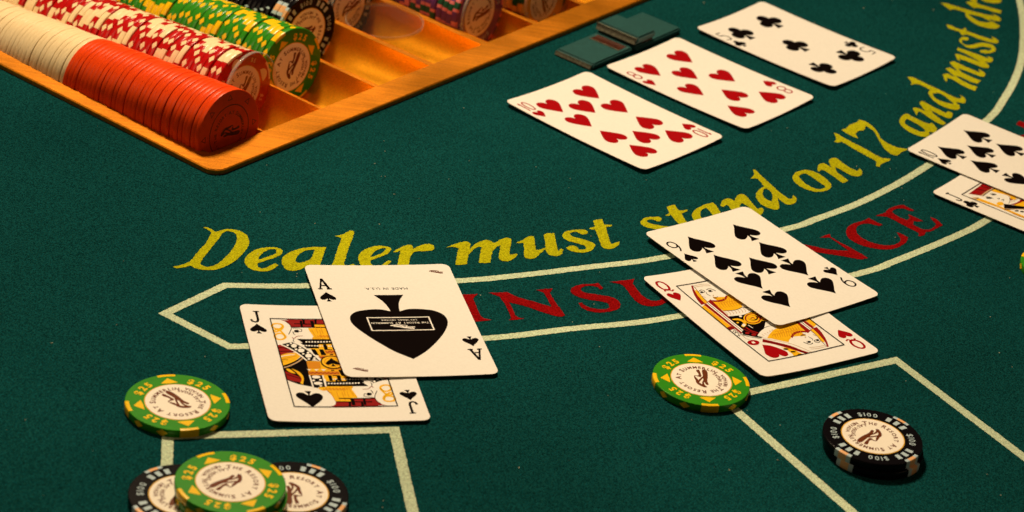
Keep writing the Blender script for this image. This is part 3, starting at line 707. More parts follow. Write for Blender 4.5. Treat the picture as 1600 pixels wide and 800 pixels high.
        ('t', 2, 0.25, '-72,86 -73,68 -80,55'),
        ('t', 2, 0.25, '-56,86 -57,68 -64,55'),
        ('t', 2, 0.25, '-40,86 -40,68 -47,54'),
        ('t', 2, 0.25, '-23,86 -24,68 -31,54'),
        ('t', 2, 0.25, '-7,86 -7,68 -14,54'),
        ('k', 1, 0, '-133,46! -61,37 -10,47! 15,40! 5,-43! -104,-158! -166,-105! -149,-72!'),
        ('y', 2, 0, '-132,20! -101,18 -85,-7 -94,-36 -122,-54 -128,-41! -101,-23 -106,0 -127,12'),
        ('w', 3, 0, '-103,-41 -109,-46 -115,-49 -120,-47 -121,-42 -118,-36 -112,-30 -106,-28 -101,-30 -100,-35'),
        ('y', 2, 0, '-118,-14 -122,-17 -126,-18 -129,-17 -130,-14 -129,-10 -126,-8 -121,-6 -118,-8 -117,-11'),
        ('w', 2, 0, '-71,27 -74,24 -79,23 -84,25 -85,28 -84,32 -81,35 -76,36 -71,34 -69,31'),
        ('y', 2, 0, '6,-18 -21,-40 -52,-48 -77,-39 -86,-17 -75,11 -49,33 -17,41 8,32 17,10'),
        ('d', 3, 0.6, '-2,-15 -24,-33 -49,-39 -69,-32 -76,-14 -67,8 -46,26 -21,32 -1,25 6,7 -2,-15'),
        ('k', 3, 0, '-11,-9 -22,-18 -38,-21 -50,-16 -56,-6 -52,6 -40,15 -25,18 -12,13 -6,3'),
        ('y', 4, 0, '-16,-5 -26,-13 -39,-15 -50,-12 -55,-3 -51,7 -41,15 -28,17 -17,13 -13,5'),
        ('d', 5, 0.5, '-47,-3 -31,2 -30,-9'),
        ('d', 2, 0.6, '-136,-63 -118,-97 -94,-134'),
        ('d', 2, 0.9, '-114,-57 -107,-94 -79,-125'),
        ('w', 2, 0.4, '-91,-44 -87,-73'),
        ('d', 2, 0, '-128,-104 -134,-109 -141,-110 -147,-108 -150,-103 -148,-97 -142,-93 -135,-91 -129,-94 -126,-99'),
        ('d', 2, 0, '-109,-125 -115,-130 -122,-131 -129,-129 -131,-124 -129,-118 -124,-113 -116,-112 -110,-114 -107,-119'),
        ('k', 2, 0.25, '-207,-58 -192,-46 -179,-46 -170,-103 -150,-128'),
        ('k', 2, 0.25, '-200,-78 -185,-66 -182,-74 -196,-87 -180,-82 -183,-95 -192,-116'),
        ('t', 2, 0.3, '-172,-106 -175,-139 -163,-151'),
        ('r', 2, 0, '-137,-205! -106,-224 -81,-263 -72,-291 -82,-314 -100,-322 -113,-314 -119,-298! -129,-313 -152,-319 -169,-307 -175,-279 -160,-248'),
        ('r', 2, 0, '-139,-187 -152,-197 -170,-199 -186,-193 -194,-181 -190,-169 -177,-160 -159,-157 -143,-163 -135,-175'),
        ('w', 3, 0, '-171,-171! -157,-170! -157,-184! -172,-185!'),
        ('d', 2, 0, '-104,-164! -62,-208 -23,-253 -1,-299 20,-342! -1,-344! -21,-306 -53,-257 -89,-213 -122,-187!'),
        ('k', 3, 0.35, '-113,-175 -69,-216 -31,-263 -9,-309 8,-343'),
        ('t', 1, 0.3, '-100,-161 -54,-196 -10,-240 16,-293 31,-339'),
        ('y', 2, 0, '-73,-252! -40,-270 -24,-309 -17,-343! -70,-338! -60,-316 -62,-277'),
        ('k', 3, 0, '-49,-274 -54,-277 -61,-277 -67,-274 -71,-270 -71,-267 -66,-264 -60,-264 -53,-267 -49,-271'),
        ('k', 3, 0, '-34,-305 -38,-307 -45,-307 -52,-305 -56,-301 -56,-297 -51,-294 -44,-294 -37,-297 -34,-301'),
        ('k', 3, 0, '-21,-335 -25,-338 -32,-338 -39,-335 -43,-331 -43,-327 -38,-325 -31,-325 -24,-328 -20,-331'),
        ('w', 2, 0, '-112,-135! -70,-106 -13,-82 21,-88! 12,-110! -44,-128 -83,-164!'),
        ('k', 3, 0.25, '-112,-135 -73,-104 -18,-83 21,-88'),
        ('t', 3, 0.25, '-102,-138 -97,-146 -93,-153'),
        ('t', 3, 0.25, '-84,-132 -81,-141 -79,-145'),
        ('t', 3, 0.25, '-66,-126 -65,-135 -64,-138'),
        ('t', 3, 0.25, '-47,-120 -49,-129 -49,-131'),
        ('t', 3, 0.25, '-28,-114 -33,-124 -34,-124'),
        ('t', 3, 0.25, '-10,-108 -17,-118 -19,-116'),
        ('k', 1, 0.3, '-207,-113 -178,-105 -150,-130 -123,-150 -110,-163'),
        ('y', 1, 0, '-80,-165! -42,-136 12,-111 93,-118 106,-132! 98,-172 95,-209! 62,-198 36,-194 7,-209 -11,-225! -40,-198 -61,-176'),
        ('o', 2, 0.25, '-48,-158 -25,-144 -34,-163 -41,-179'),
        ('o', 2, 0.25, '-34,-157 -14,-145 -23,-164 -30,-180'),
        ('o', 2, 0.25, '-21,-156 -2,-146 -11,-166 -18,-181'),
        ('o', 2, 0.25, '-8,-155 10,-147 0,-167 -7,-182'),
        ('o', 2, 0.25, '5,-154 22,-148 11,-169 4,-183'),
        ('o', 2, 0.25, '18,-153 33,-149 23,-171 15,-183'),
        ('o', 2, 0.25, '32,-152 45,-150 34,-172 26,-184'),
        ('o', 2, 0.25, '45,-151 57,-151 45,-174 37,-185'),
        ('o', 2, 0.25, '58,-150 68,-152 57,-175 48,-186'),
        ('o', 2, 0.25, '71,-149 80,-153 68,-177 59,-187'),
        ('o', 2, 0.25, '85,-149 92,-154 79,-178 70,-188'),
        ('o', 2, 0.25, '98,-148 104,-155 91,-180 81,-188'),
        ('o', 2, 0.22, '-13,-133 2,-128 -3,-145'),
        ('o', 2, 0.22, '2,-133 16,-130 9,-147'),
        ('o', 2, 0.22, '17,-133 29,-132 22,-149'),
        ('o', 2, 0.22, '31,-133 43,-134 35,-151'),
        ('o', 2, 0.22, '46,-133 56,-135 47,-153'),
        ('o', 2, 0.22, '61,-134 70,-137 60,-155'),
        ('o', 2, 0.22, '76,-134 84,-139 72,-157'),
        ('o', 2, 0.22, '90,-134 97,-140 85,-159'),
    ],
    'JC': [
        ('d', 1, 0, '3,325! 9,264! -50,270 -128,265! -164,318!'),
        ('r', 2, 0, '-56,318! -39,299 -62,299 -73,313'),
        ('r', 2, 0, '-116,319! -99,296 -125,298 -133,314'),
        ('r', 2, 0, '-6,316! 1,296 -19,297 -24,311'),
        ('k', 2, 0.5, '-79,322 -57,266'),
        ('k', 2, 0.5, '-30,323 -14,264'),
        ('t', 3, 0.8, '7,263 -54,268 -126,265'),
        ('k', 3, 0.4, '6,257 -58,262 -125,259'),
        ('y', 1, 0, '-7,260! 5,234 10,182 6,146 -25,133 -38,154 -12,175 -36,253'),
        ('o', 2, 0.3, '-11,242 -9,173 -22,150'),
        ('y', 1, 0, '-115,151 -129,147 -144,150 -153,157 -153,167 -144,175 -130,179 -115,176 -106,169 -106,159'),
        ('d', 1, 0, '-43,158! -22,150 -26,139 -51,144!'),
        ('k', 2, 0, '-54,223 -60,223 -67,226 -73,231 -76,236 -74,240 -68,240 -61,237 -55,232 -52,226'),
        ('k', 2, 0, '-105,219 -113,218 -122,221 -129,227 -132,234 -129,239 -121,240 -112,236 -104,230 -102,224'),
        ('k', 2, 0.25, '-74,246 -56,243 -52,218'),
        ('k', 2, 0.25, '-124,244 -108,241 -106,210'),
        ('k', 2, 0.3, '-91,198 -77,194 -90,190'),
        ('k', 2, 0.3, '-89,177 -68,174 -91,165'),
        ('k', 2, 0.25, '-15,173 -45,150 -94,134'),
        ('t', 1, 0, '-208,295! -165,274 -159,262! -200,262!'),
        ('k', 2, 0.3, '-198,265 -164,263'),
        ('y', 1, 0, '-195,263! -164,259 -157,153 -156,15! -180,3! -177,151!'),
        ('o', 2, 0.35, '-183,245 -172,146 -176,8'),
        ('d', 2, 0.4, '-179,72 -179,34 -170,8'),
        ('k', 1, 0, '-116,151! -52,65! -77,53! -177,116!'),
        ('d', 1, 0, '-97,127! -48,114 9,115 38,110! -41,71!'),
        ('y', 2, 0, '-88,110! -30,100 2,92! -54,64!'),
        ('t', 2, 0.6, '-164,121 -81,51'),
        ('k', 2, 0, '-125,64 -131,64 -138,66 -143,71 -145,76 -142,79 -137,80 -130,77 -124,73 -122,68'),
        ('k', 2, 0, '-110,43 -116,42 -123,44 -128,49 -130,54 -128,57 -122,58 -115,56 -109,51 -108,46'),
        ('t', 2, 0.3, '-71,134 -48,134 -47,123'),
        ('t', 2, 0.3, '-44,132 -25,132 -23,122'),
        ('t', 2, 0.3, '-17,131 -2,130 0,122'),
        ('t', 2, 0.3, '10,129 21,128 23,122'),
    ],
}
EMBLEM = [
    '606,-179 541,-261 356,-265 124,-225 -80,-175 -279,-184 -292,-101! -117,-68 103,-72 328,-95 520,-108',
    '534,76 571,-31! 371,-40 200,-39 137,7 183,127 158,174 65,126 -53,109 -114,176 69,207 205,190 225,69 314,36',
    '-113,193 -53,109 -200,83 -312,4 -423,-82 -458,-26 -361,99 -234,183',
    '201,-178 2,-7 -172,92 -218,136 -142,143 32,43 205,-97',
    '4,-146 -184,-52 -336,-64 -419,-112 -441,-48 -301,16 -155,-1 8,-85',
]
# ------------------------------------------------------------------ tray frame and table
ZR = 2.5                                   # height of the tray rim above the felt
TO = Vector((-137.124, 1006.502))          # outer corner of the tray nearest the camera
T2 = Vector((0.56089, 0.82789))            # along the short end of the tray
T1 = Vector((-T2.y, T2.x))                 # along the rows of chips
TL1, TL2 = 300.0, 362.0                    # size of the tray
RIM1, RIM2 = 15.5, 12.0
def tray_pt(e1, e2):
    p = TO + T1 * e1 + T2 * e2
    return (p.x, p.y)
TRAY_M = Matrix(((T1.x, T2.x, 0, TO.x * MM), (T1.y, T2.y, 0, TO.y * MM), (0, 0, -1, 0), (0, 0, 0, 1)))
# (T1, T2) is left-handed seen from above, so build the tray in table space instead
hole = [tray_pt(2, 2), tray_pt(TL1 - 2, 2), tray_pt(TL1 - 2, TL2 - 2), tray_pt(2, TL2 - 2)]

g = Geo()
outer = [(-900, 300), (900, 300), (900, 2000), (-900, 2000)]
g.poly([outer, hole], 0)
for lp, dz in ((outer, -25), (hole, -45)):
    n = len(lp)
    for i in range(n):
        a, b = lp[i], lp[(i + 1) % n]
        g.add([(a[0], a[1], 0), (b[0], b[1], 0), (b[0], b[1], dz), (a[0], a[1], dz)], [(0, 3, 2, 1)])
table = obj('table_felt', g.mesh('table_felt', M['felt']))
table['kind'] = 'structure'

rnd = random.Random(3)
for ch, col, loops in LETTERS:
    lp = [rough_edge(spline(parse(s, 0.1)), 0.5, 0.19, rnd) for s in loops]
    g = Geo()
    g.poly(lp, 0.15)
    obj('yellow_letter' if col == 'y' else 'red_letter', g.mesh('printed_letter', M['print_' + col]), table)

UP = [(-136.1, 882.0), (-116.5, 911.8), (-82.8, 921.5), (-22.2, 944.1), (5.3, 957.6), (32.6, 972.9), (67.0, 993.0), (123.1, 1037.8), (137.6, 1052.4), (163.3, 1081.2), (194.8, 1126.6), (231.5, 1192.7), (243.6, 1223.1), (253.1, 1253.6), (260.1, 1284.4), (265.2, 1322.0), (268, 1360), (268, 1420)]
LO = [(-136.1, 882.0), (-106.7, 863.7), (-57, 880.5), (-6.8, 899.1), (28.3, 917.3), (74.9, 942.3), (152.5, 1002.2), (173.3, 1022.2), (205.6, 1058.2), (221.2, 1078.5), (258, 1130), (290, 1190), (318, 1260)]
B1 = [(-107.6, 733.0), (-118.1, 793.2), (-35.2, 820.3), (-19.6, 755.5)]
B2 = [(148.9, 800.5), (92.5, 879.4), (167.3, 931.0), (217.2, 864.7), (262, 803)]
def mitred(pts, w):
    L, R = [], []
    n = len(pts)
    for i, p in enumerate(pts):
        p = Vector(p)
        d0 = (p - Vector(pts[i - 1])).normalized() if i else None
        d1 = (Vector(pts[i + 1]) - p).normalized() if i < n - 1 else None
        if d0 is None: d0 = d1
        if d1 is None: d1 = d0
        t = (d0 + d1).normalized()
        k = w / 2 / max(0.3, t.dot(d0))
        L.append((p.x - t.y * k, p.y + t.x * k))
        R.append((p.x + t.y * k, p.y - t.x * k))
    g = Geo()
    g.poly([rough_edge(L + R[::-1], 0.6, 0.16, rnd)], 0.1)
    return obj('printed_line', g.mesh('printed_line', M['print_w']), table)
up_ = spline([(x, y, i == 0) for i, (x, y) in enumerate(UP[1:])], closed=False, n=14)
lo_ = spline([(x, y, i == 0) for i, (x, y) in enumerate(LO[1:])], closed=False, n=14)
mitred(lo_[::-1] + [UP[0]] + up_, 4.0)
mitred(B1, 4.3)
mitred(B2, 4.3)

# specks of lint caught in the cloth
g = Geo()
for i in range(240):
    x, y = rnd.uniform(-280, 290), rnd.uniform(700, 1380)
    v = Vector((x, y)) - TO
    if v.dot(T1) > -3 and v.dot(T2) > -3:
        continue
    r = rnd.uniform(0.10, 0.30)
    a = rnd.uniform(0, 6.3)
    k = rnd.uniform(1, 2.2)
    g.add([(x + r * k * math.cos(a), y + r * k * math.sin(a), 0.16), (x - r * math.sin(a), y + r * math.cos(a), 0.16),
           (x - r * k * math.cos(a), y - r * k * math.sin(a), 0.16), (x + r * math.sin(a), y - r * math.cos(a), 0.16), (x, y, 0.4)],
          [(0, 1, 4), (1, 2, 4), (2, 3, 4), (3, 0, 4)])
lint = obj('lint_specks', g.mesh('lint_specks', M['lint']))
lint['kind'] = 'stuff'
lint['label'] = 'tiny pale lint specks scattered over the green felt'
lint['category'] = 'lint'

# ------------------------------------------------------------------ chip tray
SLOPE = 0.085
def hc(e1):                                 # height of the chip axes above the rim: the channels slope down
    return 4.6 - SLOPE * (e1 - 20)
ROWS = [28.5, 68.5, 109.0, 150.5, 193.0, 237.0, 280.0, 322.0]
tray = thing('chip_tray', 'bronze chip tray with long round channels sunk into the felt', 'chip tray',
             matrix=Matrix.Translation((TO.x * MM, TO.y * MM, 0)))
def tp(e1, e2, z):
    p = T1 * e1 + T2 * e2
    return (p.x, p.y, z)
g = Geo()
def rounded(e10, e20, e11, e21, r):
    pts = []
    for (cx, cy, a0) in ((e10 + r, e20 + r, 180), (e11 - r, e20 + r, 270), (e11 - r, e21 - r, 0), (e10 + r, e21 - r, 90)):
        for k in range(7):
            a = math.radians(a0 + 15 * k)
            pts.append((cx + r * math.cos(a), cy + r * math.sin(a)))
    return pts
def as_tbl(pts):
    return [tp(a, b, 0)[:2] for a, b in pts]
ob_, ib_ = rounded(0, 0, TL1, TL2, 7), [(RIM1, RIM2), (TL1 - RIM1, RIM2), (TL1 - RIM1, TL2 - RIM2), (RIM1, TL2 - RIM2)]
ob2 = rounded(.5, .5, TL1 - .5, TL2 - .5, 6.6)
g.poly([as_tbl(ob2), as_tbl(ib_)], ZR)
nb = len(ob_)
g.quads([[tp(a, b, ZR) for a, b in ob2], [tp(a, b, ZR - .5) for a, b in ob_], [tp(a, b, 0.05) for a, b in ob_]], closed_u=True)
for i in range(4):
    a, b = ib_[i], ib_[(i + 1) % 4]
    g.add([tp(*a, ZR), tp(*b, ZR), tp(*b, ZR - 1.5), tp(*a, ZR - 1.5)], [(0, 1, 2, 3)])
obj('rim', g.mesh('tray_rim', M['brass']), tray)
TR = 20.9
for i, c in enumerate(ROWS):
    g = Geo()
    hw = 19.3
    e0, e1_ = RIM1 - 0.4, TL1 - RIM1 + .4
    zt = ZR - .35
    def prof_at(e):
        d = 20.6 - hc(e)
        return [(c - hw * math.cos(math.radians(180 * k / 28)), zt - d * math.sin(math.radians(180 * k / 28))) for k in range(29)]
    g.quads([[tp(e, e2, z) for e2, z in prof_at(e)] for e in (e0, e1_)])
    for e in (e0, e1_):
        base = len(g.v)
        prof = prof_at(e)
        g.v.extend([tp(e, e2, z) for e2, z in prof])
        g.f.append(tuple(range(base, base + len(prof))))
        g.m.append(0)
    me = g.mesh('trough', M['trough'], True)
    me.polygons[-1].use_smooth = me.polygons[-2].use_smooth = False
    obj('trough', me, tray)
    if i < len(ROWS) - 1:
        lo, hi = c + hw, ROWS[i + 1] - hw
        g = Geo()
        b = .35
        sec = [(lo, zt - 5), (lo, zt - b), (lo + b, zt), (hi - b, zt), (hi, zt - b), (hi, zt - 5)]
        g.quads([[tp(e0 + .2, e2, z) for e2, z in sec], [tp(e1_ - .2, e2, z) for e2, z in sec]])
        obj('divider', g.mesh('divider', M['brass']), tray)

# ------------------------------------------------------------------ chips
CR, CT = 20.0, 3.3
def lathe(g, prof, n=56, mi=0):
    rows = [[(r * math.cos(2 * math.pi * k / n), r * math.sin(2 * math.pi * k / n), z) for k in range(n)] for r, z in prof]
    g.quads(rows, closed_u=True, mi=mi, flip=True)
    for idx, rev in ((0, False), (len(prof) - 1, True)):
        base = len(g.v)
        g.v.extend(rows[idx])
        f = tuple(range(base, base + n))
        g.f.append(f[::-1] if rev else f)
        g.m.append(mi)
h = CT / 2
def chip_body_mesh(name, m, h=h, b=.3):
    g = Geo()
    prof = [(CR - b, h), (CR - b * .3, h - b * .3), (CR, h - b), (CR, -h + b), (CR - b * .3, -h + b * .3), (CR - b, -h)]
    lathe(g, prof)
    me = g.mesh(name, m, True)
    for p in me.polygons[-2:]:
        p.use_smooth = False
    return me
BODY = {k: chip_body_mesh(k + '_chip_body', M['chip_' + k]) for k in ('green', 'black', 'red', 'purple', 'tan')}
THIN = 2.65                                  # the plain moulded chips are thinner
for k in ('cream', 'orange'):
    BODY[k] = chip_body_mesh(k + '_chip_body', M['chip_' + k], THIN / 2, .2)

def insert_mesh(name, half, m, mid=None, inner=18.4):
    """a block of coloured clay let into the rim, wrapping over both faces"""
    g = Geo()
    e = .035
    b = .3
    prof = [(inner, h + e), (CR - b, h + e), (CR - b * .3 + e * .6, h - b * .3 + e * .6), (CR + e, h - b), (CR + e, -h + b), (CR - b * .3 + e * .6, -h + b * .3 - e * .6), (CR - b, -h - e), (inner, -h - e)]
    n = 8
    ang = [math.radians(-half + 2 * half * k / n) for k in range(n + 1)]
    rows = []
    for r, z in prof:
        # straight inner edge, as cut
        rows.append([((r if r > inner + .01 else inner) * math.cos(a), r * math.sin(a), z) for a in ang])
    g.quads(rows, flip=True)
    if mid:
        for k, f in enumerate(g.f):
            if 2 <= k % n <= 5:
                g.m[k] = 1
    return g.mesh(name, [m, mid] if mid else m, True)
def diamond_mesh(name, half, m):
    g = Geo()
    e = .06
    zz = h - .2
    pts = [(-half, 0)] + [(-half / 2, zz * .5), (0, zz), (half / 2, zz * .5), (half, 0), (half / 2, -zz * .5), (0, -zz), (-half / 2, -zz * .5)]
    vs_ = [((CR + e) * math.cos(math.radians(a)), (CR + e) * math.sin(math.radians(a)), z) for a, z in pts] + [(CR + e, 0, 0)]
    g.add(vs_, [(8, (i + 1) % 8, i) for i in range(8)])
    return g.mesh(name, m)
INS = {
    'green': (insert_mesh('yellow_insert', 10.5, M['chip_yellow']), diamond_mesh('yellow_diamond', 6.5, M['chip_yellow'])),
    'black': (insert_mesh('white_insert', 11, M['chip_white'], M['chip_peach']), diamond_mesh('white_diamond', 2.2, M['chip_white'])),
    'red': (insert_mesh('cream_insert', 15, M['chip_cream'], inner=18.8), diamond_mesh('cream_diamond', 6.5, M['chip_cream'])),
    'purple': (insert_mesh('pink_insert', 10, M['chip_pink'], M['chip_darkgreen']), insert_mesh('small_pink_insert', 5, M['chip_pink'])),
    'tan': (insert_mesh('dark_green_insert', 10, M['chip_darkgreen']), insert_mesh('small_red_insert', 4, M['chip_red'])),
}

def disc(g, r, z, n=48):
    g.poly([[(r * math.cos(2 * math.pi * k / n), r * math.sin(2 * math.pi * k / n)) for k in range(n)]], z)
def face_parts():
    """printed parts of a chip face, shared by every chip that shows its face"""
    F = {}
    g = Geo(); disc(g, 12.75, h + .03); F['ring'] = g.mesh('inlay_ring', M['inlay_edge'])
    g = Geo(); disc(g, 12.35, h + .06); F['inlay'] = g.mesh('inlay', M['inlay'])
    for key, mm in (('', M['brown']),):
        g = Geo()
        text_arc(g, 'THE RESORT AT SUMMERLIN', 8.4, 3.15, 90, h + .09, gap=0.12, bold=0.03, caps=0.8)
        F['ring_text'] = g.mesh('ring_lettering', mm)
        g = Geo()
        text_arc(g, 'LAS VEGAS', 8.6, 2.2, -90, h + .09, gap=0.08, bold=0.028, inward=True)
        text_arc(g, 'NEVADA', 10.8, 2.2, -90, h + .09, gap=0.08, bold=0.028, inward=True)
        F['place_text'] = g.mesh('place_lettering', mm)
        g = Geo()
        for s in EMBLEM:
            g.poly([spline([(x * 13.3, y * 13.3, c) for x, y, c in parse(s, .001)], n=4)], h + .09)
        F['emblem'] = g.mesh('emblem', mm)
    for val, mm, size, r, bold in (('$25', M['chip_yellow'], 4.5, 14.2, 0.04), ('$100', M['chip_white'], 3.6, 14.5, 0.008), ('$5', M['chip_cream'], 3.0, 14.6, 0.0)):
        g = Geo(); text_arc(g, val, r, size, 0, h + .06, gap=0.2, bold=bold); F[val] = g.mesh('value_mark', mm)
    g = Geo(); g.poly([[(13.6, -3.4), (13.3, 0), (13.6, 3.4), (17.1, 0)]], h + .06); F['triangle'] = g.mesh('triangle', M['chip_yellow'])
    g = Geo()
    for a in (-13, 0, 13):
        ca, sa = math.cos(math.radians(a)), math.sin(math.radians(a))
        g.poly([[(ca * x - sa * y, sa * x + ca * y) for x, y in ((14.2, -.9), (17.2, -1.0), (17.2, 1.0), (14.2, .9))]], h + .06)
    F['bars'] = g.mesh('bars', M['chip_white'])
    g = Geo(); g.poly([[(14.0, -3.4)] + [(14.0 + 4.0 * math.cos(math.radians(t)), 3.4 * math.sin(math.radians(t))) for t in range(-75, 76, 15)] + [(14.0, 3.4)]], h + .06)
    F['moon'] = g.mesh('half_moon', M['chip_cream'])
    return F
FACE = face_parts()
RZ = lambda a: Matrix.Rotation(math.radians(a), 4, 'Z')
def chip(kind, label, matrix, group, spin=0, face=False, inlay=0, dots=True):
    t = thing(kind_name[kind], label, 'poker chip', group, matrix @ RZ(spin))
    obj('body', BODY[kind], t)
    if kind in INS:
        A_, B_ = INS[kind]
        for k in range(4):
            obj('edge_insert', A_, t, RZ(45 + 90 * k))
            for q in (-15, 15) if dots else ():
                obj('edge_diamond', B_, t, RZ(90 * k + q))
    if face:
        obj('inlay_ring', FACE['ring'], t)
        il = obj('inlay', FACE['inlay'], t, RZ(inlay))
        obj('ring_lettering', FACE['ring_text'], il)
        obj('place_lettering', FACE['place_text'], il)
        obj('emblem', FACE['emblem'], il)
        val, mark = {'green': ('$25', 'triangle'), 'black': ('$100', 'bars'), 'red': ('$5', 'moon'), 'purple': ('$100', None), 'tan': ('$100', None)}[kind]
        for k in range(4):
            obj('value_mark', FACE[val], t, RZ(90 * k))
            if mark:
                obj(mark if mark != 'moon' else 'half_moon', FACE[mark], t, RZ(45 + 90 * k))
    return t
kind_name = {'green': 'green_chip', 'black': 'black_chip', 'red': 'red_chip', 'cream': 'cream_chip', 'orange': 'orange_chip', 'purple': 'purple_chip', 'tan': 'tan_chip'}

def flat(x, y, z, tiltx=0, tilty=0):
    return Matrix.Translation((x * MM, y * MM, z * MM)) @ Euler((math.radians(tiltx), math.radians(tilty), 0)).to_matrix().to_4x4()
# chips lying on the felt
chip('green', 'single green $25 chip lying just left of the jack of spades', flat(-118.2, 812.6, h + .05), 'green chips on the felt', -21, True, 170)
chip('green', 'single green $25 chip lying beside the queen of hearts', flat(83.5, 886, h + .05), 'green chips on the felt', -34, True, 134)
chip('green', 'green $25 chip cut off by the right edge, below the jack of clubs', flat(251.3, 1033.6, h + .05), 'green chips on the felt', 20, True)
chip('black', 'upper black $100 chip of the pair inside the right betting box', flat(151.7, 855.8, h + CT + .15, .5, -.4), 'black chips on the felt', 5, True, 236, False)
chip('black', 'lower black chip of the pair inside the right betting box', flat(152.6, 855.0, h + .05), 'black chips on the felt', 97, dots=False)
chip('black', 'black $100 chip under the left side of the bottom green chips', flat(-104.6, 752.0, h + .05), 'black chips on the felt', 91, True, 174, False)
chip('black', 'black $100 chip under the right side of the bottom green chips', flat(-66.2, 764.0, h + .05), 'black chips on the felt', 28, True, -103, False)
chip('green', 'lower green chip bridging the two black chips at the bottom edge', flat(-87.5, 753.0, h + CT + .15), 'green chips on the felt', 100)
chip('green', 'topmost green $25 chip of the pile at the bottom edge', flat(-88.6, 754.6, h + 2 * CT + .25), 'green chips on the felt', -7, True, 244)

# chips standing in the channels of the tray
ORD = ['first', 'second', 'third', 'fourth', 'fifth', 'sixth', 'seventh', 'eighth', 'ninth', 'tenth', 'eleventh', 'twelfth', 'thirteenth', 'fourteenth', 'fifteenth', 'sixteenth', 'seventeenth', 'eighteenth', 'nineteenth', 'twentieth']
TENS = {2: 'twenty', 3: 'thirty', 4: 'forty', 5: 'fifty'}
def ordinal(n):
    if n <= 20:
        return ORD[n - 1]
    t, u = divmod(n, 10)
    if u == 0:
        return TENS[t][:-1] + 'ieth'
    return TENS[t] + '-' + ORD[u - 1]
def standing(e1, e2, dz=0, lean=0, yaw=0):
    p = TO + T1 * e1 + T2 * e2
    # local z looks out along the row, local x runs across it, local y points up
    zx = Vector((-T1.x, -T1.y, 0))
    yx = Vector((0, 0, 1))
    xx = yx.cross(zx)
    m = Matrix(((xx.x, yx.x, zx.x), (xx.y, yx.y, zx.y), (xx.z, yx.z, zx.z))).to_4x4()
    return Matrix.Translation((p.x * MM, p.y * MM, (ZR + hc(e1) - .2 + dz) * MM)) @ Matrix.Rotation(math.radians(yaw), 4, 'Z') @ m @ Matrix.Rotation(math.radians(lean - 3.5), 4, 'X')
def tray_row(kind, start, count, row, text, group, gaps=(), face=False, spread=40, first=1, spin0=0, yaw0=0, lean=0):
    rr = random.Random(kind + str(row))
    ct = THIN if kind in ('orange', 'cream') else CT
    e1 = start + ct / 2
    spin = spin0
    off = (0, 0)
    for i in range(count):
        if i in gaps:
            e1 += rr.uniform(.7, 1.2)
            off = (rr.uniform(-.7, .7), rr.uniform(0, .6))
            spin += rr.uniform(-60, 60)
        elif i:
            spin += rr.uniform(-spread, spread)
        f = face and i == 0
        chip(kind, text % ordinal(i + first), standing(e1, ROWS[row] + off[0] + rr.uniform(-.35, .35), off[1] + rr.uniform(-.1, .25), lean + rr.uniform(-.5, .5) * (i > 0), yaw0 if f else rr.uniform(-.6, .6)), group, spin, f)
        e1 += ct + rr.uniform(.03, .06)
    return e1 - ct / 2
e = tray_row('orange', 19.6, 33, 0, '%s orange chip from the near end of the nearest tray channel', 'orange chips in the tray')
tray_row('cream', e, 42, 0, '%s cream chip behind the orange chips in the nearest tray channel', 'cream chips in the tray')
tray_row('red', 49.0, 51, 1, '%s red chip from the near end of the tray channel behind the orange chips', 'red chips in the tray', gaps=(2, 7, 12, 17, 23, 28, 33, 38), face=True, spread=22, spin0=62)
tray_row('green', 53.5, 38, 2, '%s green chip from the near end of its tray channel', 'green chips in the tray', gaps=(1, 5, 10, 20, 25), face=True, spread=14, spin0=71, yaw0=-4)
tray_row('black', 81.0, 18, 3, '%s black chip from the near end of the channel behind the green chips', 'black chips in the tray', gaps=(3, 8), face=True, spread=10, spin0=-175, yaw0=-5)
tray_row('black', 90.0, 7, 4, '%s black chip behind the clear disc in the fifth tray channel', 'black chips in the tray', face=True, spread=10, spin0=30)
tray_row('purple', 37.5, 26, 5, '%s purple chip from the near end of its tray channel', 'purple chips in the tray', gaps=(4, 9, 15), face=True, spread=9, spin0=20)
tray_row('tan', 27.5, 11, 6, '%s tan chip with dark green inserts from the near end of the far channel', 'tan chips in the tray', face=True, spread=9, spin0=-60)

# hot-stamped face of the end orange chip
end = [o for o in bpy.data.objects if o.name == 'orange_chip'][0]
hk = h
h = THIN / 2
g = Geo()
n = 48
for r0, r1 in ((12.6, 13.0),):
    g.strip([(r1 * math.cos(2 * math.pi * k / n), r1 * math.sin(2 * math.pi * k / n)) for k in range(n)], [(r0 * math.cos(2 * math.pi * k / n), r0 * math.sin(2 * math.pi * k / n)) for k in range(n)], h + .05, closed=True)
me = g.mesh('stamped_ring', M['emboss'])
if me.polygons[0].normal.z < 0: me.flip_normals()
obj('stamped_ring', me, end)
g = Geo()
text_arc(g, 'THE RESORT AT SUMMERLIN', 8.2, 2.6, 90, h + .05, gap=0.1, bold=0.01, caps=0.85)
text_arc(g, 'LAS VEGAS NEVADA', 10.4, 2.0, -90, h + .05, gap=0.1, bold=0.01, inward=True)
obj('stamped_lettering', g.mesh('stamped_lettering', M['emboss']), end)
g = Geo()
for s in EMBLEM:
    g.poly([spline([(x * 12, y * 12, c) for x, y, c in parse(s, .001)], n=4)], h + .05)
obj('stamped_emblem', g.mesh('stamped_emblem', M['emboss']), end)
g = Geo()
for w, R_ in ((.28, 1.9),):
    tri = [(16.4 + R_ * math.cos(a), R_ * math.sin(a)) for a in (0, 2.09, 4.19)]
    tin = [(16.4 + (R_ - .6) * math.cos(a), (R_ - .6) * math.sin(a)) for a in (0, 2.09, 4.19)]
    g.poly([tri, tin], h + .05)
tm = g.mesh('stamped_triangle', M['emboss'])
for k in range(8):
    obj('stamped_triangle', tm, end, RZ(45 * k))

h = hk
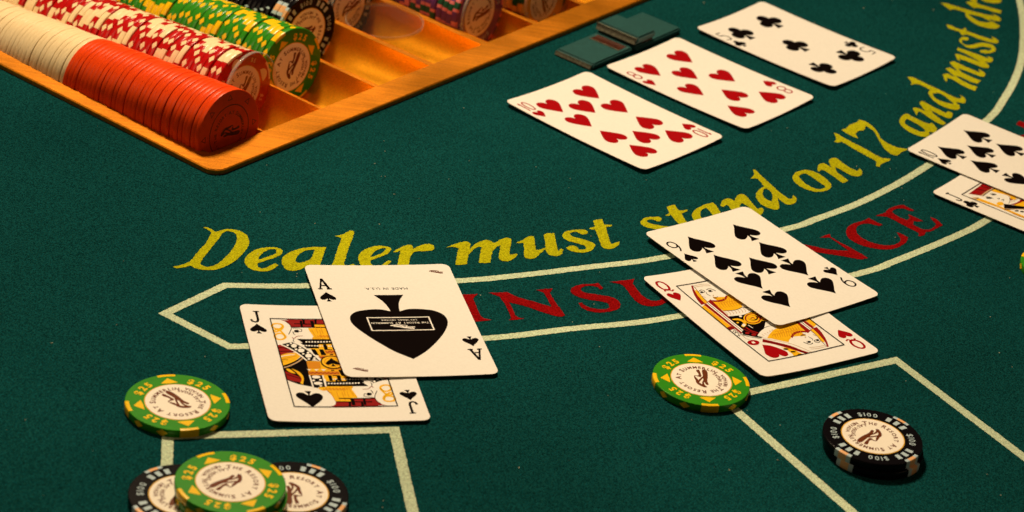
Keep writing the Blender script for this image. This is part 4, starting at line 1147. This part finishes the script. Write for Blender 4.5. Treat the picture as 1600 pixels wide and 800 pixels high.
# clear acrylic spacer discs
g = Geo()
lathe(g, [(20.0, 1.0), (20.35, .7), (20.35, -.7), (20.0, -1.0)], 64, 1)
g.m[-1] = g.m[-2] = 0
me = g.mesh('clear_disc', [M['clear'], M['clear_rim']], True)
for p in me.polygons[-2:]:
    p.use_smooth = False
def clear(label, m):
    o = obj('clear_disc', me)
    o.matrix_world = m
    o['label'] = label
    o['category'] = 'spacer disc'
    o['group'] = 'clear spacer discs in the tray'
clear('clear plastic disc leaning against the end red chip', standing(44.5, ROWS[1] + 1.2, -.2, -3, 6))
clear('clear plastic disc standing in front of the black chips of the fifth channel', standing(86.5, ROWS[4] + .4, -.1, -1, 3))
clear('clear plastic disc standing against the end purple chip', standing(35.0, ROWS[5] + .6, -.1, -2, 4))
clear('clear plastic disc standing against the end tan chip', standing(25.4, ROWS[6], 0, -1, 2))
pc = TO + T1 * 66 + T2 * (ROWS[4] + 1.0)
clear('clear plastic disc lying flat across the empty tray channel', Matrix.Translation((pc.x * MM, pc.y * MM, (ZR - .8) * MM)) @ Euler((math.radians(3), math.radians(-2), 0)).to_matrix().to_4x4())

# ------------------------------------------------------------------ playing cards
CW, CH, CRR, TH = 63.5, 88.9, 3.4, 0.30
CARDS = {   # centre x, y, turn, bow, tilt across, tilt along
    '10H': (40.0, 1125.1, 52.4), '8H': (87.5, 1186.8, 54.4), '5C': (134.1, 1253.9, 54.3), 'AS': (-42.5, 902.2, 18.8),
    '9S': (110.3, 996.0, 41.9), 'JS': (-64.9, 862.1, 16.8), 'QH': (108.8, 950.5, 36.0), '10S': (239.9, 1141.5, 57.4), 'JC': (249.32, 1098.2, 57.5)}
BOW = {'10H': 1.9, '8H': 1.8, '5C': 2.0, 'AS': 1.0, '9S': 1.1, 'JS': 1.9, 'QH': 2.5, '10S': 1.1, 'JC': 2.0}
TILT = {'AS': (-.010, .004), '9S': (-.004, .010), '10S': (.010, .004)}
BASE = {}
UNDER = {'AS': 'JS', '9S': 'QH', '10S': 'JC'}
def bow(card, x, y):
    tx, ty = TILT.get(card, (0, 0))
    if card in UNDER.values():              # only the near edges spring up; the rest lies under another card
        u, v = 2 * x / CW, 2 * y / CH
        return BOW[card] * ((.55 if u < 0 else .12) * u * u + (.45 if v < 0 else .1) * v * v)
    return BOW[card] * (0.55 * (2 * x / CW) ** 2 + 0.45 * (2 * y / CH) ** 2) + tx * x + ty * y
def card_z(card, x, y):
    return BASE[card] + bow(card, x, y)
def to_local(card, X, Y):
    cx, cy, a = CARDS[card]
    a = math.radians(a)
    dx, dy = X - cx, Y - cy
    return dx * math.cos(a) + dy * math.sin(a), -dx * math.sin(a) + dy * math.cos(a)
def to_table(card, x, y):
    cx, cy, a = CARDS[card]
    a = math.radians(a)
    return cx + x * math.cos(a) - y * math.sin(a), cy + x * math.sin(a) + y * math.cos(a)
for c in ('10H', '8H', '5C', 'JS', 'QH', 'JC', 'AS', '9S', '10S'):
    lows = []
    for i in range(33):
        for j in range(45):
            x, y = -CW / 2 + CW * i / 32, -CH / 2 + CH * j / 44
            b = bow(c, x, y)
            lows.append(.22 - b)
            if c in UNDER:
                X, Y = to_table(c, x, y)
                u, v = to_local(UNDER[c], X, Y)
                if abs(u) <= CW / 2 and abs(v) <= CH / 2:
                    lows.append(card_z(UNDER[c], u, v) + TH + .12 - b)
    BASE[c] = max(lows)

def rrect(w, hh, r, n=7):
    pts = []
    for cx, cy, a0 in ((w / 2 - r, hh / 2 - r, 0), (-w / 2 + r, hh / 2 - r, 90), (-w / 2 + r, -hh / 2 + r, 180), (w / 2 - r, -hh / 2 + r, 270)):
        for k in range(n):
            a = math.radians(a0 + 90 * k / (n - 1))
            pts.append((cx + r * math.cos(a), cy + r * math.sin(a)))
    return pts
def bend(me, card, sub=None):
    if sub:
        subdivide(me, sub * MM)
    for v in me.vertices:
        v.co.z += bow(card, v.co.x / MM, v.co.y / MM) * MM
    me.update()
def card_body(card):
    g = Geo()
    lp = rrect(CW, CH, CRR)
    g.poly([lp], TH)
    me = g.mesh('card_stock', [M['card'], M['card_edge']])
    subdivide(me, 9 * MM)
    bm = bmesh.new()
    bm.from_mesh(me)
    ret = bmesh.ops.extrude_face_region(bm, geom=bm.faces[:])
    low = [v for v in ret['geom'] if isinstance(v, bmesh.types.BMVert)]
    for v in low:
        v.co.z = 0
    bmesh.ops.recalc_face_normals(bm, faces=bm.faces[:])
    for f in bm.faces:
        f.material_index = 1 if abs(f.normal.z) < .5 else 0
        f.smooth = abs(f.normal.z) > .5
    for e_ in bm.edges:
        if len({f.material_index for f in e_.link_faces}) > 1:
            e_.smooth = False
    bm.to_mesh(me)
    bm.free()
    bend(me, card)
    return me

def heart(w, hh):
    pts = [(0, -.5, True), (.26, -.2, False), (.46, .08, False), (.5, .28, False), (.4, .46, False), (.22, .5, False), (.06, .4, False), (0, .27, True)]
    full = pts + [(-x, y, c) for x, y, c in pts[-2:0:-1]]
    return [spline([(x * w, y * hh, c) for x, y, c in full], n=4)]
def spade(w, hh):
    pts = [(0, .5, True), (.12, .33, False), (.34, .1, False), (.49, -.1, False), (.46, -.27, False), (.3, -.33, False), (.13, -.26, False), (.045, -.19, True), (.06, -.32, False), (.17, -.5, True)]
    full = pts + [(-x, y, c) for x, y, c in pts[:0:-1]]
    return [spline([(x * w, y * hh, c) for x, y, c in full], n=4)]
def club(w, hh):
    out = []
    for cx, cy in ((0, .27), (-.27, -.06), (.27, -.06)):
        out.append([(w * (cx + .235 * math.cos(t * .35)), hh * (cy + .235 * math.sin(t * .35))) for t in range(18)])
    out.append([(w * x, hh * y) for x, y in ((-.08, .12), (.08, .12), (.1, -.02), (.05, -.2), (.17, -.5), (-.17, -.5), (-.05, -.2), (-.1, -.02))])
    return out
PIP = {'H': (heart, 'r', 13.4, 13.8), 'S': (spade, 'k', 13.8, 15.6), 'C': (club, 'k', 15.6, 15.8)}
def pip_geo(suit, cx, cy, scale=1.0, flip=False):
    fn, col, w, hh = PIP[suit]
    g = Geo()
    s = -1 if flip else 1
    for q, lp in enumerate(fn(w * scale, hh * scale)):
        g.poly([[(cx + s * x, cy + s * y) for x, y in lp]], TH + .03 + .004 * q)
    return g, col
def ov(cx, cy, rx, ry, n=20, a0=0, a1=360):
    return [(cx + rx * math.cos(math.radians(a0 + (a1 - a0) * k / n)), cy + ry * math.sin(math.radians(a0 + (a1 - a0) * k / n))) for k in range(n + 1)]
# index figures: strokes on a box 1 wide and 1 high, with a width in mm
FIG = {
    '1': (1.6, [([(.5, 0), (.5, 1)], .62), ([(.05, .78), (.5, 1)], .5)]),
    '0': (3.3, [(ov(.5, .5, .5, .5), .66)]),
    '8': (4.3, [(ov(.5, .75, .42, .25), .6), (ov(.5, .26, .5, .26), .6)]),
    '9': (4.3, [(ov(.5, .70, .5, .30), .6), ([(1, .70), (.97, .45), (.8, .2), (.5, 0)], .6)]),
    '5': (4.2, [([(.95, 1), (.15, 1), (.08, .58), (.3, .65), (.6, .64), (.9, .5), (1, .32), (.9, .12), (.6, 0), (.3, 0), (0, .12)], .6)]),
    'Q': (5.2, [(ov(.5, .56, .44, .44), 1.15), ([(.1, .02), (.3, .22), (.6, .16), (.8, -.02), (1.05, .1)], .95)]),
    'J': (4.4, [([(.72, 1), (.72, .25), (.62, .06), (.4, 0), (.15, .06), (.06, .25)], 1.05), ([(.42, .985), (1.0, .985)], .5)]),
    'A': (5.6, [([(.5, 1), (.86, .03)], 1.15), ([(.5, 1), (.16, .03)], .6), ([(.27, .34), (.74, .34)], .55), ([(-.02, .03), (.34, .03)], .5), ([(.66, .03), (1.05, .03)], .5)]),
}
def index_geo(text, cx, ytop, hh, flip):
    g = Geo()
    tot = sum(FIG[c][0] for c in text) + .8 * (len(text) - 1)
    x = cx - tot / 2
    s = -1 if flip else 1
    lay = 0
    for c in text:
        w, strokes = FIG[c]
        for pts, sw in strokes:
            sw = max(sw, .85)
            L, R = ribbon([(x + px * w, ytop - hh + py * hh) for px, py in pts], sw)
            g.strip([(s * a, s * b) for a, b in L], [(s * a, s * b) for a, b in R], TH + .03 + lay * .004)
            lay += 1
        x += w + .8
    return g
def up_normals(me):
    bm = bmesh.new()
    bm.from_mesh(me)
    for f in bm.faces:
        if f.normal.z < 0:
            f.normal_flip()
    bm.to_mesh(me)
    bm.free()
LAYOUT = {
    '10': [(x, y) for x in (-14, 14) for y in (28, 9.4, -9.4, -28)] + [(0, 18.7), (0, -18.7)],
    '9': [(x, y) for x in (-14, 14) for y in (26.3, 8.6, -8.6, -26.3)] + [(0, 0.0)],
    '8': [(x, y) for x in (-14, 14) for y in (28, 0.5, -28)] + [(0, 14.3), (0, -14.3)],
    '5': [(x, y) for x in (-13.5, 13.5) for y in (26.6, -26.6)] + [(0, 0)],
}
LABEL = {
    '10H': 'ten of hearts card, front one of the three dealer cards near the tray',
    '8H': 'eight of hearts card lying between the ten of hearts and the five of clubs',
    '5C': 'five of clubs card, farthest of the three dealer cards',
    'AS': 'ace of spades card with one big upside-down spade, over the jack of spades',
    'JS': 'jack of spades picture card partly under the ace of spades',
    '9S': 'nine of spades card lying across the queen of hearts',
    'QH': 'queen of hearts picture card partly under the nine of spades',
    '10S': 'ten of spades card cut off by the right edge of the picture',
    'JC': 'jack of clubs picture card partly under the ten of spades',
}
def card_matrix(c):
    cx, cy, a = CARDS[c]
    return Matrix.Translation((cx * MM, cy * MM, BASE[c] * MM)) @ Matrix.Rotation(math.radians(a), 4, 'Z')
for c in CARDS:
    rank, suit = c[:-1], c[-1]
    t = thing('playing_card', LABEL[c], 'playing card', 'playing cards on the felt', card_matrix(c))
    obj('card_stock', card_body(c), t)
    def put(name, g, m, parent=t, sub=None):
        me = g.mesh(name, m)
        up_normals(me)
        bend(me, c, sub)
        return obj(name, me, parent)
    col = PIP[suit][1]
    ten = rank in ('10', 'J', 'Q')
    ytop = 39.0 if ten else 33.2
    for flip in (False, True):
        put('index', index_geo(rank, -26.4 + (.3 if rank == '10' else 0), ytop, 8.6, flip), M[col])
        s = -1 if flip else 1
        gg, cc = pip_geo(suit, s * -26.4, s * (ytop - 13.6 if ten else 18.6), .5, flip)
        put('corner_pip', gg, M[cc])
    if rank in LAYOUT:
        for x, y in LAYOUT[rank]:
            gg, cc = pip_geo(suit, x, y, 1, y < -.01)
            put('pip', gg, M[cc])
    if rank == 'A':
        g = Geo()
        big = [(-.8, -31, True), (7, -24, False), (15.5, -13, False), (20, -4, False), (20.2, 2.2, False), (17, 6.4, False), (11.5, 8.2, False), (6, 8.4, False), (2.0, 6.8, True), (2.3, 10, False), (3.6, 15, False), (6.4, 20, True),
               (-6.4, 20, True), (-3.6, 15, False), (-2.3, 10, False), (-2.0, 6.8, True), (-6, 8.4, False), (-11.5, 8.2, False), (-17, 6.4, False), (-20.2, 2.2, False), (-20, -4, False), (-15.5, -13, False), (-8, -24, False)]
        g.poly([spline(big, n=6)], TH + .05)
        put('big_spade', g, M['k'], sub=6)
        g = Geo()
        a, b = [(-13.4, 2.0), (13.4, 2.0), (13.4, -8.8), (-13.4, -8.8)], [(-12.8, 1.4), (12.8, 1.4), (12.8, -8.2), (-12.8, -8.2)]
        g.poly([a, b], TH + .12)
        put('name_box', g, M['w'], sub=5)
        g = Geo()
        text_line(g, 'THE RESORT AT SUMMERLIN', 1.9, 0, -2.1, TH + .12, gap=.12, flip=True, bold=.01, caps=.85)
        text_line(g, 'LAS VEGAS, NEVADA', 1.4, 0, .1, TH + .12, gap=.12, flip=True, bold=.01)
        put('name_lettering', g, M['w'])
        g = Geo()
        text_line(g, 'MADE IN U.S.A.', 2.5, 0, 26.0, TH + .05, gap=.14, flip=True)
        put('maker_lettering', g, M['k'])
        for px, py, sc, ln, cc, zz in ((0, -5.2, 5.4, 1.6, 'w', .12), (24.6, 38.4, 4.4, 1.15, 'brown', .05), (-24.6, -38.6, 4.4, 1.15, 'brown', .05)):
            g = Geo()
            for s in EMBLEM:
                g.poly([spline([(px + (x * .94 + y * .34) * sc * ln * 1.2, py + (-x * .34 + y * .94) * sc, f) for x, y, f in parse(s, .001)], n=3)], TH + zz)
            put('emblem', g, M[cc])
    if c in ART:
        fr = [(-20.6, 33.7), (20.6, 33.7), (20.6, -33.7), (-20.6, -33.7)]
        g = Geo()
        fi = [(x - math.copysign(.45, x), y - math.copysign(.45, y)) for x, y in fr]
        g.poly([fr, fi], TH + .24)
        pf = put('picture_frame', g, M['k'], sub=9)
        layers = {}
        for key, lay, w, s in ART[c]:
            layers.setdefault(key, []).append((lay, w, parse(s, .1)))
        NM = {'k': 'black_figure_print', 'r': 'red_figure_print', 'd': 'dark_red_figure_print', 'y': 'gold_figure_print', 'o': 'orange_figure_print', 't': 'tan_figure_print', 'w': 'cream_figure_print'}
        for key, items in layers.items():
            g = Geo()
            n_ = 0
            for half in (0, 1):
                s = 1 if half == 0 else -1
                for lay, w, pts in items:
                    n_ += 1
                    z = TH + .03 * lay + .0006 * (n_ % 40)
                    q = [(max(-20.4, min(20.4, s * x)), max(-33.5, min(33.5, s * y)), f) for x, y, f in pts]
                    if w:
                        L, R = ribbon(spline(q, closed=False, n=4), w)
                        g.strip(L, R, z)
                    else:
                        g.poly([spline(q, n=4)], z)
                    if key == 'r':
                        put('red_emblem', g, M[key], sub=8)
                        g = Geo()
            if key != 'r':
                put(NM[key], g, M[key], sub=8)['kind'] = 'stuff'
        if c == 'JS':
            for q, (rr_, kk) in enumerate(((4.7, 'k'), (4.15, 'y'), (3.2, 'o'), (2.85, 'y'))):
                g = Geo()
                g.poly([[(rr_ * math.cos(k * .2618), rr_ * 1.05 * math.sin(k * .2618)) for k in range(24)]], TH + .2 + .02 * q)
                put('medallion', g, M[kk])
            g, cc = pip_geo('S', 0, 0, .4)
            g.v = [(x, y, z + .27) for x, y, z in g.v]
            put('medallion_pip', g, M[cc])

# ------------------------------------------------------------------ hole-card reader by the dealer's cards
peek = thing('card_reader', 'low green metal card reader with a raised hood and dark window', 'card reader', matrix=Matrix.Translation((6.3 * MM, 1196.5 * MM, 0)) @ Matrix.Rotation(math.atan2(T2.y, T2.x), 4, 'Z'))
def block(name, x0, x1, y0, y1, z0, z1, m, bev=.8, parent=peek, slope=0):
    me = bpy.data.meshes.new(name)
    bm = bmesh.new()
    bmesh.ops.create_cube(bm, size=1)
    for v in bm.verts:
        v.co = Vector(((x0 + x1) / 2 + v.co.x * (x1 - x0), (y0 + y1) / 2 + v.co.y * (y1 - y0), (z0 + z1) / 2 + v.co.z * (z1 - z0)))
        if slope and v.co.z > (z0 + z1) / 2 and v.co.x < (x0 + x1) / 2:
            v.co.x += slope
    bmesh.ops.bevel(bm, geom=bm.edges[:], offset=bev, segments=2, affect='EDGES')
    for v in bm.verts:
        v.co *= MM
    bm.to_mesh(me)
    bm.free()
    me.materials.append(m)
    return obj(name, me, parent)
# x runs along the reader, y to its left (minus y faces the camera)
block('base_plate', 0, 37, -24, 0, 0.05, 3.2, M['peek'], slope=2.0)
block('worn_front_edge', -.25, .9, -23.6, -.4, .5, 2.5, M['peek_worn'], .3, slope=1.0)
block('window', 27.5, 34.5, -21.5, -3, 3.0, 3.4, M['peek_window'], .12)
block('window_lip', 26.6, 27.4, -22, -2.5, 3.0, 3.55, M['peek_worn'], .12)
block('rear_plate', 38, 80, -25, 1, 0.05, 3.4, M['peek'])
hd = block('hood', 36.5, 55, -25, 1, 4.6, 8.6, M['peek'], slope=2.5)
block('hood_front_edge', 36.2, 37.6, -24.7, .7, 4.9, 8.2, M['peek_worn'], .3, hd, slope=1.8)
block('hood_post', 45, 54, -24, 0, 3.3, 4.7, M['peek_window'], .1)
